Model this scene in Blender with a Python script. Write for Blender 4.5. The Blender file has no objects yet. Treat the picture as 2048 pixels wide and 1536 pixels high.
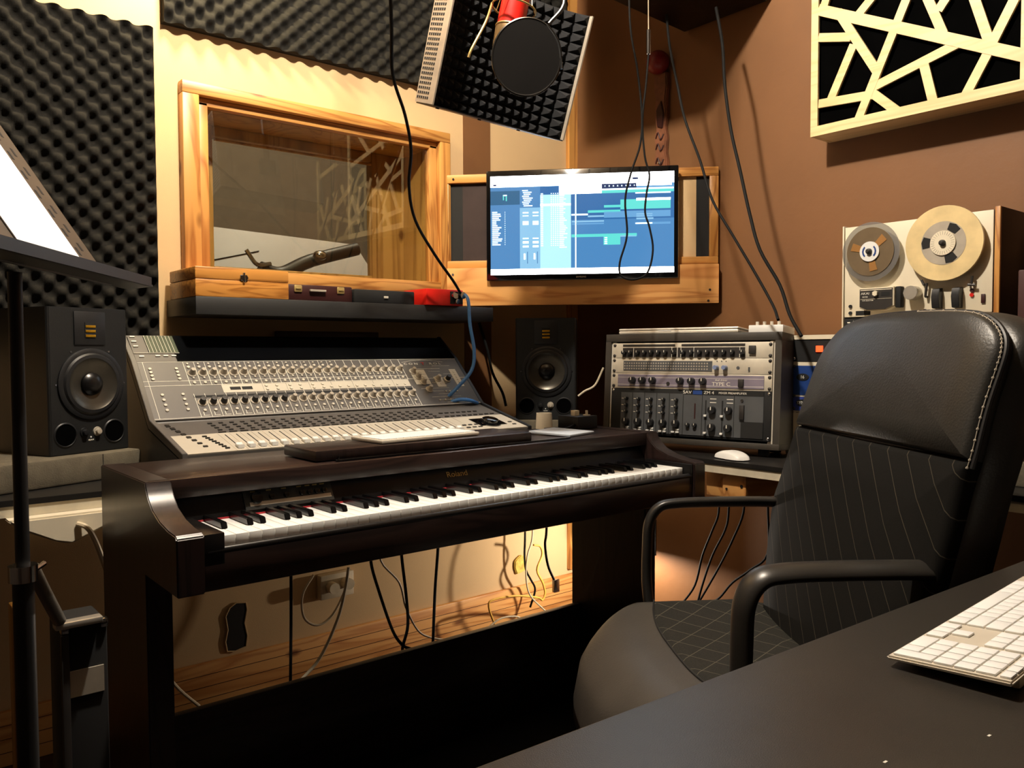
import bpy, bmesh, math, random
from mathutils import Matrix, Vector, Euler
random.seed(7)
S = bpy.context.scene
COL = S.collection
R = math.radians
# ------------------------------------------------------------------ camera
cam = bpy.data.cameras.new('camera'); co = bpy.data.objects.new('camera', cam); COL.objects.link(co)
cam.sensor_width = 36.0; cam.lens = 36.0 * 1640 / 2048; cam.clip_start = .02
yaw, pit, rol = R(50.2), R(2.24), R(-.27)
fw = Vector((math.cos(yaw)*math.cos(pit), math.sin(yaw)*math.cos(pit), -math.sin(pit)))
rt = Vector((math.sin(yaw), -math.cos(yaw), 0)); up = rt.cross(fw)
rr = rt*math.cos(rol) + up*math.sin(rol); uu = up*math.cos(rol) - rt*math.sin(rol)
co.matrix_world = Matrix(((rr.x, uu.x, -fw.x, 0), (rr.y, uu.y, -fw.y, 0), (rr.z, uu.z, -fw.z, 1.05), (0, 0, 0, 1)))
S.camera = co
S.view_settings.view_transform = 'Standard'; S.view_settings.look = 'None'
S.view_settings.exposure = 0.35; S.view_settings.gamma = 1.0; S.view_settings.use_curve_mapping = False
# ------------------------------------------------------------------ world and lights
w = bpy.data.worlds.new('world'); S.world = w; w.use_nodes = True
w.node_tree.nodes['Background'].inputs[0].default_value = (1.0, .72, .45, 1); w.node_tree.nodes['Background'].inputs[1].default_value = .012
def lamp(name, loc, power, col, rad, typ='POINT', rot=None, spot=None):
    l = bpy.data.lights.new(name, typ); l.energy = power; l.color = col; l.shadow_soft_size = rad
    if spot: l.spot_size = R(spot[0]); l.spot_blend = spot[1]
    o = bpy.data.objects.new(name, l); COL.objects.link(o); o.location = loc
    if rot: o.rotation_euler = rot
    return o
lamp('ceiling_bulb_light', (.84, 1.20, 2.62), 135, (1, .92, .80), .035)
lamp('wall_lamp_light', (.80, 2.20, 2.33), 36, (1, .82, .50), .05, 'SPOT', (R(78), 0, 0), (172, .15))
lamp('under_desk_light', (2.22, 2.03, .335), 11.5, (1, .88, .74), .012)
lamp('booth_fill_light', (1.6, 2.85, 2.45), 34, (1, .93, .84), .08)  # unseen fill lamp added to brighten the booth

# ------------------------------------------------------------------ materials
def sr(r, g, b):
    f = lambda c: ((c/255+.055)/1.055)**2.4 if c > 10 else c/255/12.92
    return (f(r), f(g), f(b), 1)
MAT = {}
def nodes(name):
    m = bpy.data.materials.new(name); m.use_nodes = True
    nt = m.node_tree; return m, nt, nt.nodes['Principled BSDF']
def mat(name, col, rough=.5, metal=0, var=.12, vs=18, bump=0, bs=200, coat=0, spec=.5, stretch=(1, 1, 1)):
    if name in MAT: return MAT[name]
    m, nt, p = nodes(name); N = nt.nodes; L = nt.links
    p.inputs['Roughness'].default_value = rough; p.inputs['Metallic'].default_value = metal
    p.inputs['Coat Weight'].default_value = coat; p.inputs['Specular IOR Level'].default_value = spec
    tc = N.new('ShaderNodeTexCoord'); mp = N.new('ShaderNodeMapping'); mp.inputs['Scale'].default_value = stretch
    L.new(tc.outputs['Object'], mp.inputs[0])
    n = N.new('ShaderNodeTexNoise'); n.inputs['Scale'].default_value = vs; n.inputs['Detail'].default_value = 4; L.new(mp.outputs[0], n.inputs['Vector'])
    cr = N.new('ShaderNodeValToRGB'); c = sr(*col)
    cr.color_ramp.elements[0].color = tuple(x*(1-var) for x in c[:3]) + (1,); cr.color_ramp.elements[1].color = tuple(min(1, x*(1+var)) for x in c[:3]) + (1,)
    cr.color_ramp.elements[0].position = .35; cr.color_ramp.elements[1].position = .65
    L.new(n.outputs['Fac'], cr.inputs[0]); L.new(cr.outputs[0], p.inputs['Base Color'])
    if bump:
        n2 = N.new('ShaderNodeTexNoise'); n2.inputs['Scale'].default_value = bs; n2.inputs['Detail'].default_value = 3; L.new(mp.outputs[0], n2.inputs['Vector'])
        b = N.new('ShaderNodeBump'); b.inputs['Strength'].default_value = bump; b.inputs['Distance'].default_value = .002
        L.new(n2.outputs['Fac'], b.inputs['Height']); L.new(b.outputs[0], p.inputs['Normal'])
    MAT[name] = m; return m
def wood(name, c1, c2, axis='x', scale=1.0, rough=.45, knots=True, coat=0):
    if name in MAT: return MAT[name]
    m, nt, p = nodes(name); N = nt.nodes; L = nt.links
    p.inputs['Roughness'].default_value = rough; p.inputs['Coat Weight'].default_value = coat
    tc = N.new('ShaderNodeTexCoord'); mp = N.new('ShaderNodeMapping')
    s = [9*scale]*3; s['xyz'.index(axis)] = .8*scale; mp.inputs['Scale'].default_value = s
    L.new(tc.outputs['Object'], mp.inputs[0])
    n = N.new('ShaderNodeTexNoise'); n.inputs['Scale'].default_value = 1.1; n.inputs['Detail'].default_value = 3; n.inputs['Distortion'].default_value = .8; L.new(mp.outputs[0], n.inputs['Vector'])
    mu = N.new('ShaderNodeMath'); mu.operation = 'MULTIPLY'; mu.inputs[1].default_value = 14; L.new(n.outputs['Fac'], mu.inputs[0])
    fr = N.new('ShaderNodeMath'); fr.operation = 'PINGPONG'; fr.inputs[1].default_value = 1; L.new(mu.outputs[0], fr.inputs[0])
    cr = N.new('ShaderNodeValToRGB'); cr.color_ramp.elements[0].color = sr(*c2); cr.color_ramp.elements[1].color = sr(*c1); cr.color_ramp.elements[0].position = .0; cr.color_ramp.elements[1].position = .55
    L.new(fr.outputs[0], cr.inputs[0]); L.new(cr.outputs[0], p.inputs['Base Color'])
    if knots:
        v = N.new('ShaderNodeTexVoronoi'); v.inputs['Scale'].default_value = 1.0; mp2 = N.new('ShaderNodeMapping'); s2 = [9]*3; s2['xyz'.index(axis)] = 4; mp2.inputs['Scale'].default_value = s2
        L.new(tc.outputs['Object'], mp2.inputs[0]); L.new(mp2.outputs[0], v.inputs['Vector'])
        k = N.new('ShaderNodeValToRGB'); k.color_ramp.elements[0].position = .05; k.color_ramp.elements[1].position = .13; k.color_ramp.elements[0].color = (.3, .2, .13, 1); k.color_ramp.elements[1].color = (1, 1, 1, 1)
        L.new(v.outputs['Distance'], k.inputs[0])
        mx = N.new('ShaderNodeMix'); mx.data_type = 'RGBA'; mx.blend_type = 'MULTIPLY'; mx.inputs[0].default_value = 1
        L.new(cr.outputs[0], mx.inputs[6]); L.new(k.outputs[0], mx.inputs[7]); L.new(mx.outputs[2], p.inputs['Base Color'])
    MAT[name] = m; return m
def emit(name, col, st=1.0):
    if name in MAT: return MAT[name]
    m, nt, p = nodes(name); p.inputs['Base Color'].default_value = (.01, .01, .01, 1); p.inputs['Roughness'].default_value = .25
    p.inputs['Emission Color'].default_value = sr(*col); p.inputs['Emission Strength'].default_value = st
    MAT[name] = m; return m
def glass(name, tint=(255, 255, 255), alpha=.1, rough=.02):
    if name in MAT: return MAT[name]
    m = bpy.data.materials.new(name); m.use_nodes = True; nt = m.node_tree; N = nt.nodes; L = nt.links; N.clear()
    o = N.new('ShaderNodeOutputMaterial'); t = N.new('ShaderNodeBsdfTransparent'); g = N.new('ShaderNodeBsdfGlossy'); f = N.new('ShaderNodeFresnel'); mx = N.new('ShaderNodeMixShader')
    t.inputs[0].default_value = sr(*tint); g.inputs['Roughness'].default_value = rough; f.inputs[0].default_value = 1.55
    a = N.new('ShaderNodeMath'); a.operation = 'ADD'; a.use_clamp = True; a.inputs[1].default_value = alpha
    ge = N.new('ShaderNodeNewGeometry'); iv = N.new('ShaderNodeMath'); iv.operation = 'SUBTRACT'; iv.inputs[0].default_value = 1; L.new(ge.outputs['Backfacing'], iv.inputs[1])
    fm_ = N.new('ShaderNodeMath'); fm_.operation = 'MULTIPLY'; L.new(a.outputs[0], fm_.inputs[0]); L.new(iv.outputs[0], fm_.inputs[1])
    L.new(f.outputs[0], a.inputs[0]); L.new(fm_.outputs[0], mx.inputs[0]); L.new(t.outputs[0], mx.inputs[1]); L.new(g.outputs[0], mx.inputs[2]); L.new(mx.outputs[0], o.inputs[0])
    MAT[name] = m; return m
M = {}
M['black'] = mat('black_plastic', (24, 24, 25), .45)
M['blackgloss'] = mat('gloss_black', (8, 9, 11), .08, coat=.5)
M['chromedark'] = mat('dark_chrome', (70, 68, 66), .25, .9)
M['velvet'] = mat('black_velvet', (5, 5, 5), 1.0, spec=0)
M['matte'] = mat('matte_black', (13, 13, 13), .8)
M['rubber'] = mat('cable_black', (11, 10, 9), .75, spec=.2)
M['foam'] = mat('charcoal_foam', (33, 31, 27), .95, var=.2, vs=60, bump=.5, bs=600, spec=.15)
M['foamdark'] = mat('black_foam', (17, 17, 19), .8, spec=.3)
M['cream'] = mat('cream_fabric_wall', (204, 172, 128), .9, var=.05, vs=2.5, bump=.25, bs=500, spec=.2)
M['brown'] = mat('brown_painted_wall', (120, 82, 50), .55, var=.10, vs=2.2, bump=.35, bs=35, spec=.35)
M['ceiling'] = mat('ceiling_paint', (150, 130, 105), .9, var=.04)
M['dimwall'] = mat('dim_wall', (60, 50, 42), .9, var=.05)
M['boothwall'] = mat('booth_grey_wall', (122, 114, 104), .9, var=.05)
M['floor'] = wood('floor_planks', (58, 30, 18), (38, 18, 11), 'x', .6, .5, False)
M['pine'] = wood('orange_pine', (198, 142, 74), (156, 98, 44), 'x', 1.2, .4)
M['pinez'] = wood('orange_pine_upright', (198, 142, 74), (156, 98, 44), 'z', 1.2, .4)
M['pineplain'] = wood('pale_pine_board', (216, 158, 92), (186, 122, 62), 'x', .8, .45)
M['piney'] = wood('pale_pine_depth', (176, 134, 70), (146, 104, 48), 'z', .7, .5)
M['box'] = wood('varnished_box_wood', (196, 134, 62), (150, 92, 34), 'x', 2.2, .35, False)
M['frame'] = wood('light_birch', (235, 205, 150), (222, 188, 132), 'x', 1, .5, False)
M['piano'] = wood('piano_dark_rosewood', (44, 30, 26), (26, 17, 15), 'x', 1.5, .32, False, .1)
M['pianoside'] = wood('piano_dark_rosewood_side', (40, 27, 24), (24, 16, 14), 'z', 1.5, .35, False, .1)
M['pianoblack'] = mat('piano_black_satin', (14, 13, 13), .3)
M['ivory'] = mat('ivory_key', (250, 249, 244), .22, var=.01)
M['ebony'] = mat('ebony_key', (12, 12, 13), .22)
M['felt'] = mat('red_felt', (160, 30, 40), .9)
M['gold'] = mat('gold_lettering', (190, 165, 105), .35, .6)
M['white'] = mat('white_plastic', (228, 226, 220), .35, var=.02)
M['whitekey'] = mat('white_keycap', (238, 238, 236), .4, var=.01)
M['alu'] = mat('brushed_aluminium', (196, 190, 178), .38, .75, .04)
M['alulite'] = mat('pale_aluminium', (214, 205, 188), .45, .25, .04)
M['chrome'] = mat('chrome', (200, 200, 200), .15, 1)
M['grey'] = mat('console_grey', (86, 82, 78), .5, var=.04)
M['lightgrey'] = mat('console_light_panel', (186, 178, 162), .5, var=.03)
M['cream2'] = mat('cream_panel', (226, 214, 188), .45, var=.02)
M['line'] = mat('white_print', (226, 220, 205), .6)
M['knob'] = mat('grey_knob', (168, 158, 142), .45)
M['btn'] = mat('pale_button', (196, 188, 172), .5)
M['btnd'] = mat('dark_button', (40, 36, 33), .5)
M['red'] = mat('red_paint', (200, 30, 20), .35)
M['darkred'] = mat('dark_maroon', (52, 18, 16), .45)
M['charcoalshelf'] = wood('black_shelf_laminate', (38, 38, 37), (30, 30, 30), 'x', 2, .5, False)
M['desk'] = mat('black_desk_laminate', (27, 26, 25), .34, var=.08, vs=9, bump=.12, bs=900)
M['deskfg'] = mat('scuffed_black_laminate', (43, 40, 36), .32, var=.12, vs=5, bump=.15, bs=900)
M['band'] = mat('pale_desk_edge', (206, 196, 172), .55)
M['pad'] = mat('grey_foam_pad', (92, 84, 68), .9, var=.15, vs=30, bump=.4, bs=300)
M['leather'] = mat('black_leather', (37, 36, 33), .42, var=.1, vs=12, bump=.25, bs=260)
M['leatherseat'] = mat('worn_black_leather', (62, 58, 53), .5, var=.1, vs=9, bump=.2, bs=240)
M['plastic'] = mat('satin_black_plastic', (40, 38, 35), .35)
M['blue'] = mat('blue_cable_jacket', (70, 130, 200), .45)
M['bluepanel'] = mat('blue_front_panel', (38, 66, 128), .35)
M['lilac'] = mat('lilac_grey_panel', (122, 114, 128), .45)
M['navy'] = mat('slate_panel', (74, 76, 78), .5)
M['silverp'] = mat('silver_panel', (206, 196, 176), .4, .2)
M['yellow'] = mat('yellow_plaster', (206, 176, 84), .9, var=.25, vs=60, bump=.8, bs=120)
M['yellowcable'] = mat('yellow_cable', (220, 170, 70), .5)
M['whitecable'] = mat('off_white_cable', (206, 190, 160), .5)
M['tape'] = mat('brown_tape_pack', (104, 88, 66), .35)
M['amber'] = mat('amber_plastic', (222, 198, 146), .3)
M['cone'] = mat('grey_speaker_cone', (88, 84, 76), .32, .8)
M['ribbon'] = mat('gold_ribbon', (210, 160, 40), .3, .8)
M['spk'] = mat('speaker_black', (19, 20, 20), .5, var=.06, bump=.12, bs=400)
M['paper'] = mat('white_paper', (245, 245, 248), .8, var=.005)
M['smoke'] = glass('clear_reel_plastic', (200, 200, 196), .35, .4)
M['glass'] = glass('window_glass', (248, 248, 242), .05, .0)
M['mesh'] = mat('dark_mesh', (13, 11, 10), .9, spec=.1)
M['redlight'] = emit('red_indicator', (255, 70, 30), 2.5)
M['holeshade'] = mat('recess_shade', (30, 24, 18), .95)
M['bluegreen'] = mat('meter_green', (36, 50, 30), .4, var=.4, vs=200)
M['metalgrey'] = mat('grey_perforated_metal', (170, 158, 142), .5, .3)

# striped / stitched upholstery
def stitched(name, base, line, axis, pitch, diag=False):
    m, nt, p = nodes(name); N = nt.nodes; L = nt.links; p.inputs['Roughness'].default_value = .9; p.inputs['Specular IOR Level'].default_value = .15; p.inputs['Specular IOR Level'].default_value = .15
    tc = N.new('ShaderNodeTexCoord'); sp = N.new('ShaderNodeSeparateXYZ'); L.new(tc.outputs['Object'], sp.inputs[0])
    def ln(src, width, pt):
        a = N.new('ShaderNodeMath'); a.operation = 'PINGPONG'; a.inputs[1].default_value = pt/2; L.new(src, a.inputs[0])
        b = N.new('ShaderNodeMath'); b.operation = 'LESS_THAN'; b.inputs[1].default_value = width; L.new(a.outputs[0], b.inputs[0]); return b.outputs[0]
    if diag:
        a = N.new('ShaderNodeMath'); a.operation = 'ADD'; L.new(sp.outputs[0], a.inputs[0]); L.new(sp.outputs[1], a.inputs[1])
        s = N.new('ShaderNodeMath'); s.operation = 'SUBTRACT'; L.new(sp.outputs[0], s.inputs[0]); L.new(sp.outputs[1], s.inputs[1])
        x = ln(a.outputs[0], .0011, pitch); y = ln(s.outputs[0], .0011, pitch)
        mx = N.new('ShaderNodeMath'); mx.operation = 'MAXIMUM'; L.new(x, mx.inputs[0]); L.new(y, mx.inputs[1]); fac = mx.outputs[0]
    else:
        k_ = N.new('ShaderNodeMath'); k_.operation = 'MULTIPLY_ADD'; k_.inputs[1].default_value = .92; L.new(sp.outputs[2], k_.inputs[0]); L.new(sp.outputs[1], k_.inputs[2])
        fac = ln(k_.outputs[0], .0009, pitch)
    n = N.new('ShaderNodeTexNoise'); n.inputs['Scale'].default_value = 500; L.new(tc.outputs['Object'], n.inputs['Vector'])
    cr = N.new('ShaderNodeValToRGB'); c = sr(*base); cr.color_ramp.elements[0].color = tuple(v*.5 for v in c[:3])+(1,); cr.color_ramp.elements[1].color = tuple(v*1.7 for v in c[:3])+(1,); L.new(n.outputs['Fac'], cr.inputs[0])
    mi = N.new('ShaderNodeMix'); mi.data_type = 'RGBA'; L.new(fac, mi.inputs[0]); L.new(cr.outputs[0], mi.inputs[6]); mi.inputs[7].default_value = sr(*line)
    L.new(mi.outputs[2], p.inputs['Base Color']); MAT[name] = m; return m
M['backfab'] = stitched('pinstriped_black_fabric', (17, 16, 14), (70, 64, 54), 'y', .062)
M['seatfab'] = stitched('diamond_stitched_fabric', (38, 37, 34), (88, 84, 72), 'x', .075, True)

# ------------------------------------------------------------------ mesh builder
I4 = Matrix.Identity(4)
WM = {}
class B:
    def __init__(s): s.bm = bmesh.new(); s.M = I4; s.m = 0
    def _fin(s, vs, n0):
        bmesh.ops.transform(s.bm, matrix=s.M, verts=vs)
        s.bm.faces.ensure_lookup_table()
        for f in s.bm.faces[n0:]: f.material_index = s.m
    def box(s, x0, x1, y0, y1, z0, z1, bev=0, m=None, seg=2):
        if m is not None: s.m = m
        t = bmesh.new()
        bmesh.ops.create_cube(t, size=1, matrix=Matrix.Translation(((x0+x1)/2, (y0+y1)/2, (z0+z1)/2)) @ Matrix.Diagonal((abs(x1-x0), abs(y1-y0), abs(z1-z0), 1)))
        if bev: bmesh.ops.bevel(t, geom=t.edges[:], offset=bev, segments=seg, affect='EDGES', profile=.5)
        s.merge(t); return s
    def merge(s, t):
        for f in t.faces: f.material_index = s.m
        bmesh.ops.transform(t, matrix=s.M, verts=t.verts)
        me = bpy.data.meshes.new('tmp'); t.to_mesh(me); t.free(); s.bm.from_mesh(me); bpy.data.meshes.remove(me)
    def cyl(s, p, d, r, h, r2=None, seg=20, m=None, bev=0):
        if m is not None: s.m = m
        t = bmesh.new(); d = Vector(d).normalized(); q = d.to_track_quat('Z', 'Y').to_matrix().to_4x4()
        bmesh.ops.create_cone(t, cap_ends=True, segments=seg, radius1=r, radius2=r if r2 is None else r2, depth=h, matrix=Matrix.Translation(Vector(p)+d*h/2) @ q)
        if bev:
            es = [e for e in t.edges if len(e.link_faces) == 2 and any(len(f.verts) > 4 for f in e.link_faces)]
            bmesh.ops.bevel(t, geom=es, offset=bev, segments=2, affect='EDGES')
        s.merge(t); return s
    def sph(s, p, r, m=None, sc=(1, 1, 1), seg=20):
        if m is not None: s.m = m
        t = bmesh.new(); bmesh.ops.create_uvsphere(t, u_segments=seg, v_segments=seg//2, radius=r, matrix=Matrix.Translation(p) @ Matrix.Diagonal((*sc, 1))); s.merge(t); return s
    def prism(s, pts, ax, a, b, bev=0, m=None, seg=2):
        # pts in the two axes other than ax (in xyz order), extruded from a to b
        if m is not None: s.m = m
        t = bmesh.new(); i = 'xyz'.index(ax)
        def P(p, v): l = list(p); l.insert(i, v); return l
        va = [t.verts.new(P(p, a)) for p in pts]; vb = [t.verts.new(P(p, b)) for p in pts]
        t.faces.new(va); t.faces.new(list(reversed(vb)))
        n = len(pts)
        for k in range(n): t.faces.new((va[k], vb[k], vb[(k+1) % n], va[(k+1) % n]))
        bmesh.ops.recalc_face_normals(t, faces=t.faces)
        if bev: bmesh.ops.bevel(t, geom=t.edges[:], offset=bev, segments=seg, affect='EDGES')
        s.merge(t); return s
    def lathe(s, prof, p, d, seg=32, m=None):
        if m is not None: s.m = m
        t = bmesh.new(); q = Matrix.Translation(p) @ Vector(d).to_track_quat('Z', 'Y').to_matrix().to_4x4()
        rings = []
        for r, h in prof:
            rings.append([t.verts.new(q @ Vector((r*math.cos(2*math.pi*k/seg), r*math.sin(2*math.pi*k/seg), h))) for k in range(seg)] if r > 1e-6 else [t.verts.new(q @ Vector((0, 0, h)))])
        for a, b in zip(rings, rings[1:]):
            for k in range(seg):
                va = a[k % len(a)], a[(k+1) % len(a)]; vb = b[k % len(b)], b[(k+1) % len(b)]
                fs = [va[0], va[1], vb[1], vb[0]]; u = []
                for v in fs:
                    if v not in u: u.append(v)
                if len(u) > 2: t.faces.new(u)
        bmesh.ops.recalc_face_normals(t, faces=t.faces)
        s.merge(t); return s
    def tube(s, pts, r, m=None, seg=8, sub=5, smooth=True, flat=None):
        if m is not None: s.m = m
        P = [Vector(p) for p in pts]
        if smooth and len(P) > 2:
            Q = [P[0]*2-P[1]] + P + [P[-1]*2-P[-2]]; out = []
            for i in range(1, len(Q)-2):
                for k in range(sub):
                    t = k/sub; a, b, c, d = Q[i-1], Q[i], Q[i+1], Q[i+2]
                    out.append(.5*((2*b)+(c-a)*t+(2*a-5*b+4*c-d)*t*t+(3*b-a-3*c+d)*t**3))
            out.append(P[-1]); P = out
        t = bmesh.new(); rings = []; nrm = None
        for i, p in enumerate(P):
            d = (P[min(i+1, len(P)-1)]-P[max(i-1, 0)]).normalized()
            if nrm is None: nrm = d.orthogonal().normalized() if flat is None else Vector(flat)
            nrm = (nrm - d*nrm.dot(d)).normalized(); bn = d.cross(nrm)
            ra, rb = (r, r) if not isinstance(r, tuple) else r
            rings.append([t.verts.new(p + nrm*ra*math.cos(2*math.pi*k/seg) + bn*rb*math.sin(2*math.pi*k/seg)) for k in range(seg)])
        for a, b in zip(rings, rings[1:]):
            for k in range(seg): t.faces.new((a[k], a[(k+1) % seg], b[(k+1) % seg], b[k]))
        t.faces.new(rings[0]); t.faces.new(list(reversed(rings[-1])))
        bmesh.ops.recalc_face_normals(t, faces=t.faces)
        s.merge(t); return s
    def grid(s, nx, ny, fn, m=None, flip=False):
        if m is not None: s.m = m
        t = bmesh.new(); g = [[t.verts.new(fn(i/nx, j/ny)) for i in range(nx+1)] for j in range(ny+1)]
        for j in range(ny):
            for i in range(nx):
                q = (g[j][i], g[j][i+1], g[j+1][i+1], g[j+1][i]); t.faces.new(tuple(reversed(q)) if flip else q)
        s.merge(t); return s
    def mesh(s, name, mats, smooth=False):
        me = bpy.data.meshes.new(name); s.bm.to_mesh(me); s.bm.free()
        for x in (mats if isinstance(mats, (list, tuple)) else [mats]): me.materials.append(M[x] if isinstance(x, str) else x)
        if smooth:
            for p in me.polygons: p.use_smooth = True
            if smooth != 'all': 
                try: me.set_sharp_from_angle(angle=R(35))
                except Exception: pass
        return me
    def done(s, name, mats, parent=None, smooth=True, world=False):
        me = s.mesh(name, mats, smooth)
        if world and parent is not None: me.transform(WM[parent.name].inverted())
        o = bpy.data.objects.new(name, me); COL.objects.link(o)
        if parent is not None: o.parent = parent; WM[o.name] = WM[parent.name]
        else: WM[o.name] = I4
        return o
def tag(o, label, cat, group=None):
    o['label'] = label; o['category'] = cat
    if group: o['group'] = group
    return o
def thing(name, label, cat, loc=(0, 0, 0), rz=0, group=None, mtx=None):
    o = bpy.data.objects.new(name, None); COL.objects.link(o); o.empty_display_size = .05
    mw = mtx if mtx is not None else Matrix.Translation(loc) @ Matrix.Rotation(R(rz), 4, 'Z')
    o.matrix_world = mw; WM[o.name] = mw; return tag(o, label, cat, group)
def struct(o): o['kind'] = 'structure'; return o
def single(o, loc):
    """put a one-mesh thing's origin at loc"""
    o.data.transform(Matrix.Translation(-Vector(loc))); o.location = loc; WM[o.name] = Matrix.Translation(loc); return o
def inst(me, name, parent, mtx):
    o = bpy.data.objects.new(name, me); COL.objects.link(o); o.parent = parent; o.matrix_local = mtx; return o
def T(x, y, z): return Matrix.Translation((x, y, z))
def fr(o, x, y):
    x = Vector(x).normalized(); y = Vector(y).normalized(); z = x.cross(y)
    return Matrix(((x.x, y.x, z.x, o[0]), (x.y, y.y, z.y, o[1]), (x.z, y.z, z.z, o[2]), (0, 0, 0, 1)))
FRONT = Matrix.Rotation(R(90), 4, 'X')   # text in local XZ plane facing -Y
def text(s, size, mtx, m, parent, name='lettering', align='CENTER', ext=.0004, sx=1.0):
    c = bpy.data.curves.new('t', 'FONT'); c.body = s; c.size = size; c.align_x = align; c.align_y = 'CENTER'; c.extrude = ext
    o = bpy.data.objects.new('t', c); COL.objects.link(o); dg = bpy.context.evaluated_depsgraph_get(); dg.update()
    me = bpy.data.meshes.new_from_object(o.evaluated_get(dg)); bpy.data.objects.remove(o); bpy.data.curves.remove(c)
    me.materials.clear(); me.materials.append(M[m]); me.transform(Matrix.Diagonal((sx, 1, 1, 1))); me.transform(mtx)
    q = bpy.data.objects.new(name, me); COL.objects.link(q); q.parent = parent; WM[q.name] = WM[parent.name]; return q
def cable(name, pts, r, m, label, cat='cable', group=None, tail=None, top=None):
    pts = list(pts)
    if top: pts = [(pts[0][0], pts[0][1], top), (pts[0][0], pts[0][1], (top+pts[0][2])/2)] + pts
    b = B(); b.tube(pts, r); o = b.done(name, m); o = single(o, pts[-1] if tail is None else tail); return tag(o, label, cat, group)

# ================================================================== SETTING
XW, YW, ZC = 2.35, 2.42, 2.72
b = B(); b.box(-1.6, XW+.1, -1.6, YW+.1, -.05, 0); struct(b.done('floor', 'floor'))
b = B(); b.box(-1.6, XW+.1, -1.6, YW+.1, ZC, ZC+.05); struct(b.done('ceiling', 'ceiling'))
b = B(); b.box(XW, XW+.1, -1.6, YW+.6, 0, ZC); struct(b.done('wall_right', 'brown'))
b = B(); b.box(-1.7, -1.6, -1.6, YW+.1, 0, ZC); struct(b.done('wall_left', 'dimwall'))
b = B(); b.box(-1.7, XW+.1, -1.7, -1.6, 0, ZC); struct(b.done('wall_front', 'dimwall'))
WX0, WX1, WZ0, WZ1 = .845, 1.655, 1.285, 1.775
b = B(); b.box(-1.6, WX0, YW, YW+.25, 0, ZC); b.box(WX1, XW, YW, YW+.25, 0, ZC); b.box(WX0, WX1, YW, YW+.25, 0, WZ0); b.box(WX0, WX1, YW, YW+.25, WZ1, ZC)
struct(b.done('wall_back', 'cream'))
# painted brown stripe beside the window and corner trim
b = B(); b.box(1.79, 1.915, YW-.002, YW, .8, ZC); struct(b.done('trim_1', 'brown'))
b = B(); b.box(2.305, XW, YW-.02, YW, .16, ZC); struct(b.done('trim_2', 'pinez'))
b = B(); b.box(-1.6, XW-.001, YW-.018, YW, 0, .14, .003)
for z in (.035, .07, .105): b.box(-1.6, XW-.002, YW-.019, YW-.0185, z, z+.0015, m=1)
struct(b.done('baseboard_back', ['pineplain', 'darkred']))
b = B(); b.box(-1.2, 2.30, -1.0, 1.762, 0, .006, .002); tag(single(b.done('dark_floor_sheet', mat('dark_brown_sheet', (24, 15, 10), .95, var=.2, vs=80, bump=.4, bs=400)), (.5, .4, 0)), 'dark brown sheet on the floor in front of the piano', 'carpet')  # thin sheet laid over the planks to darken the floor
# booth behind the window
b = B(); b.box(0, 3.6, 4.3, 4.4, 0, ZC); struct(b.done('wall_booth_back', 'boothwall'))
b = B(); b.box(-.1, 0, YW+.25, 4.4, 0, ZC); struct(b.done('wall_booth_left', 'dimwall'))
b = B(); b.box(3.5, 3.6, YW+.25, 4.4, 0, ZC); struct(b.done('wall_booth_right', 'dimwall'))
b = B(); b.box(-.1, 3.6, YW+.25, 4.4, -.05, 0); struct(b.done('floor_booth', 'floor'))
b = B(); b.box(-.1, 3.6, YW+.25, 4.4, ZC, ZC+.05); struct(b.done('ceiling_booth', 'ceiling'))
# window: casing, inner frame, lining, panes
win = bpy.data.objects.new('window_1', None); COL.objects.link(win); win.location = ((WX0+WX1)/2, YW, WZ0); win['kind'] = 'structure'; WM[win.name] = T((WX0+WX1)/2, YW, WZ0)
b = B()
b.box(WX0-.06, WX1+.055, YW-.035, YW, WZ1+.012, WZ1+.047, .003)
b.done('top_casing', 'pine', win, world=True)
b = B(); b.box(WX0-.06, WX0-.012, YW-.035, YW, WZ0-.03, WZ1+.012, .003); b.box(WX1+.012, WX1+.055, YW-.035, YW, WZ0-.03, WZ1+.012, .003); b.done('side_casing', 'pinez', win, world=True)
b = B(); b.box(WX0-.012, WX0+.02, YW-.012, YW+.02, WZ0, WZ1, .003); b.box(WX1-.02, WX1+.012, YW-.012, YW+.02, WZ0, WZ1, .003)
b.done('frame_stile', 'pinez', win, world=True)
b = B(); b.box(WX0-.012, WX1+.012, YW-.012, YW+.02, WZ1-.012, WZ1+.012, .003); b.box(WX0-.05, WX1+.04, YW-.03, YW+.02, WZ0-.03, WZ0+.012, .003); b.done('frame_rail', 'pine', win, world=True)
b = B(); b.box(WX0, WX0+.012, YW+.02, YW+.25, WZ0, WZ1); b.box(WX1-.012, WX1, YW+.02, YW+.25, WZ0, WZ1); b.box(WX0, WX1, YW+.02, YW+.25, WZ1-.012, WZ1); b.box(WX0, WX1, YW+.02, YW+.25, WZ0, WZ0+.012)
b.done('reveal_lining', 'piney', win, world=True)
b = B(); Y2 = YW+.17
b.box(WX0+.012, WX0+.098, Y2, Y2+.04, WZ0+.012, WZ1-.012, .004); b.box(WX1-.145, WX1-.012, Y2, Y2+.04, WZ0+.012, WZ1-.012, .004); b.box(WX0+.098, WX1-.145, Y2, Y2+.04, WZ1-.045, WZ1-.012, .004); b.box(WX0+.098, WX1-.145, Y2, Y2+.04, WZ0+.012, WZ0+.04, .004)
b.box(WX0+.10, WX1-.15, Y2-.008, Y2, WZ1-.060, WZ1-.052, .002); b.box(WX1-.13, WX1-.110, Y2-.014, Y2, WZ0+.012, WZ1-.16, .002)
b.done('inner_frame', 'piney', win, world=True)
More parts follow.
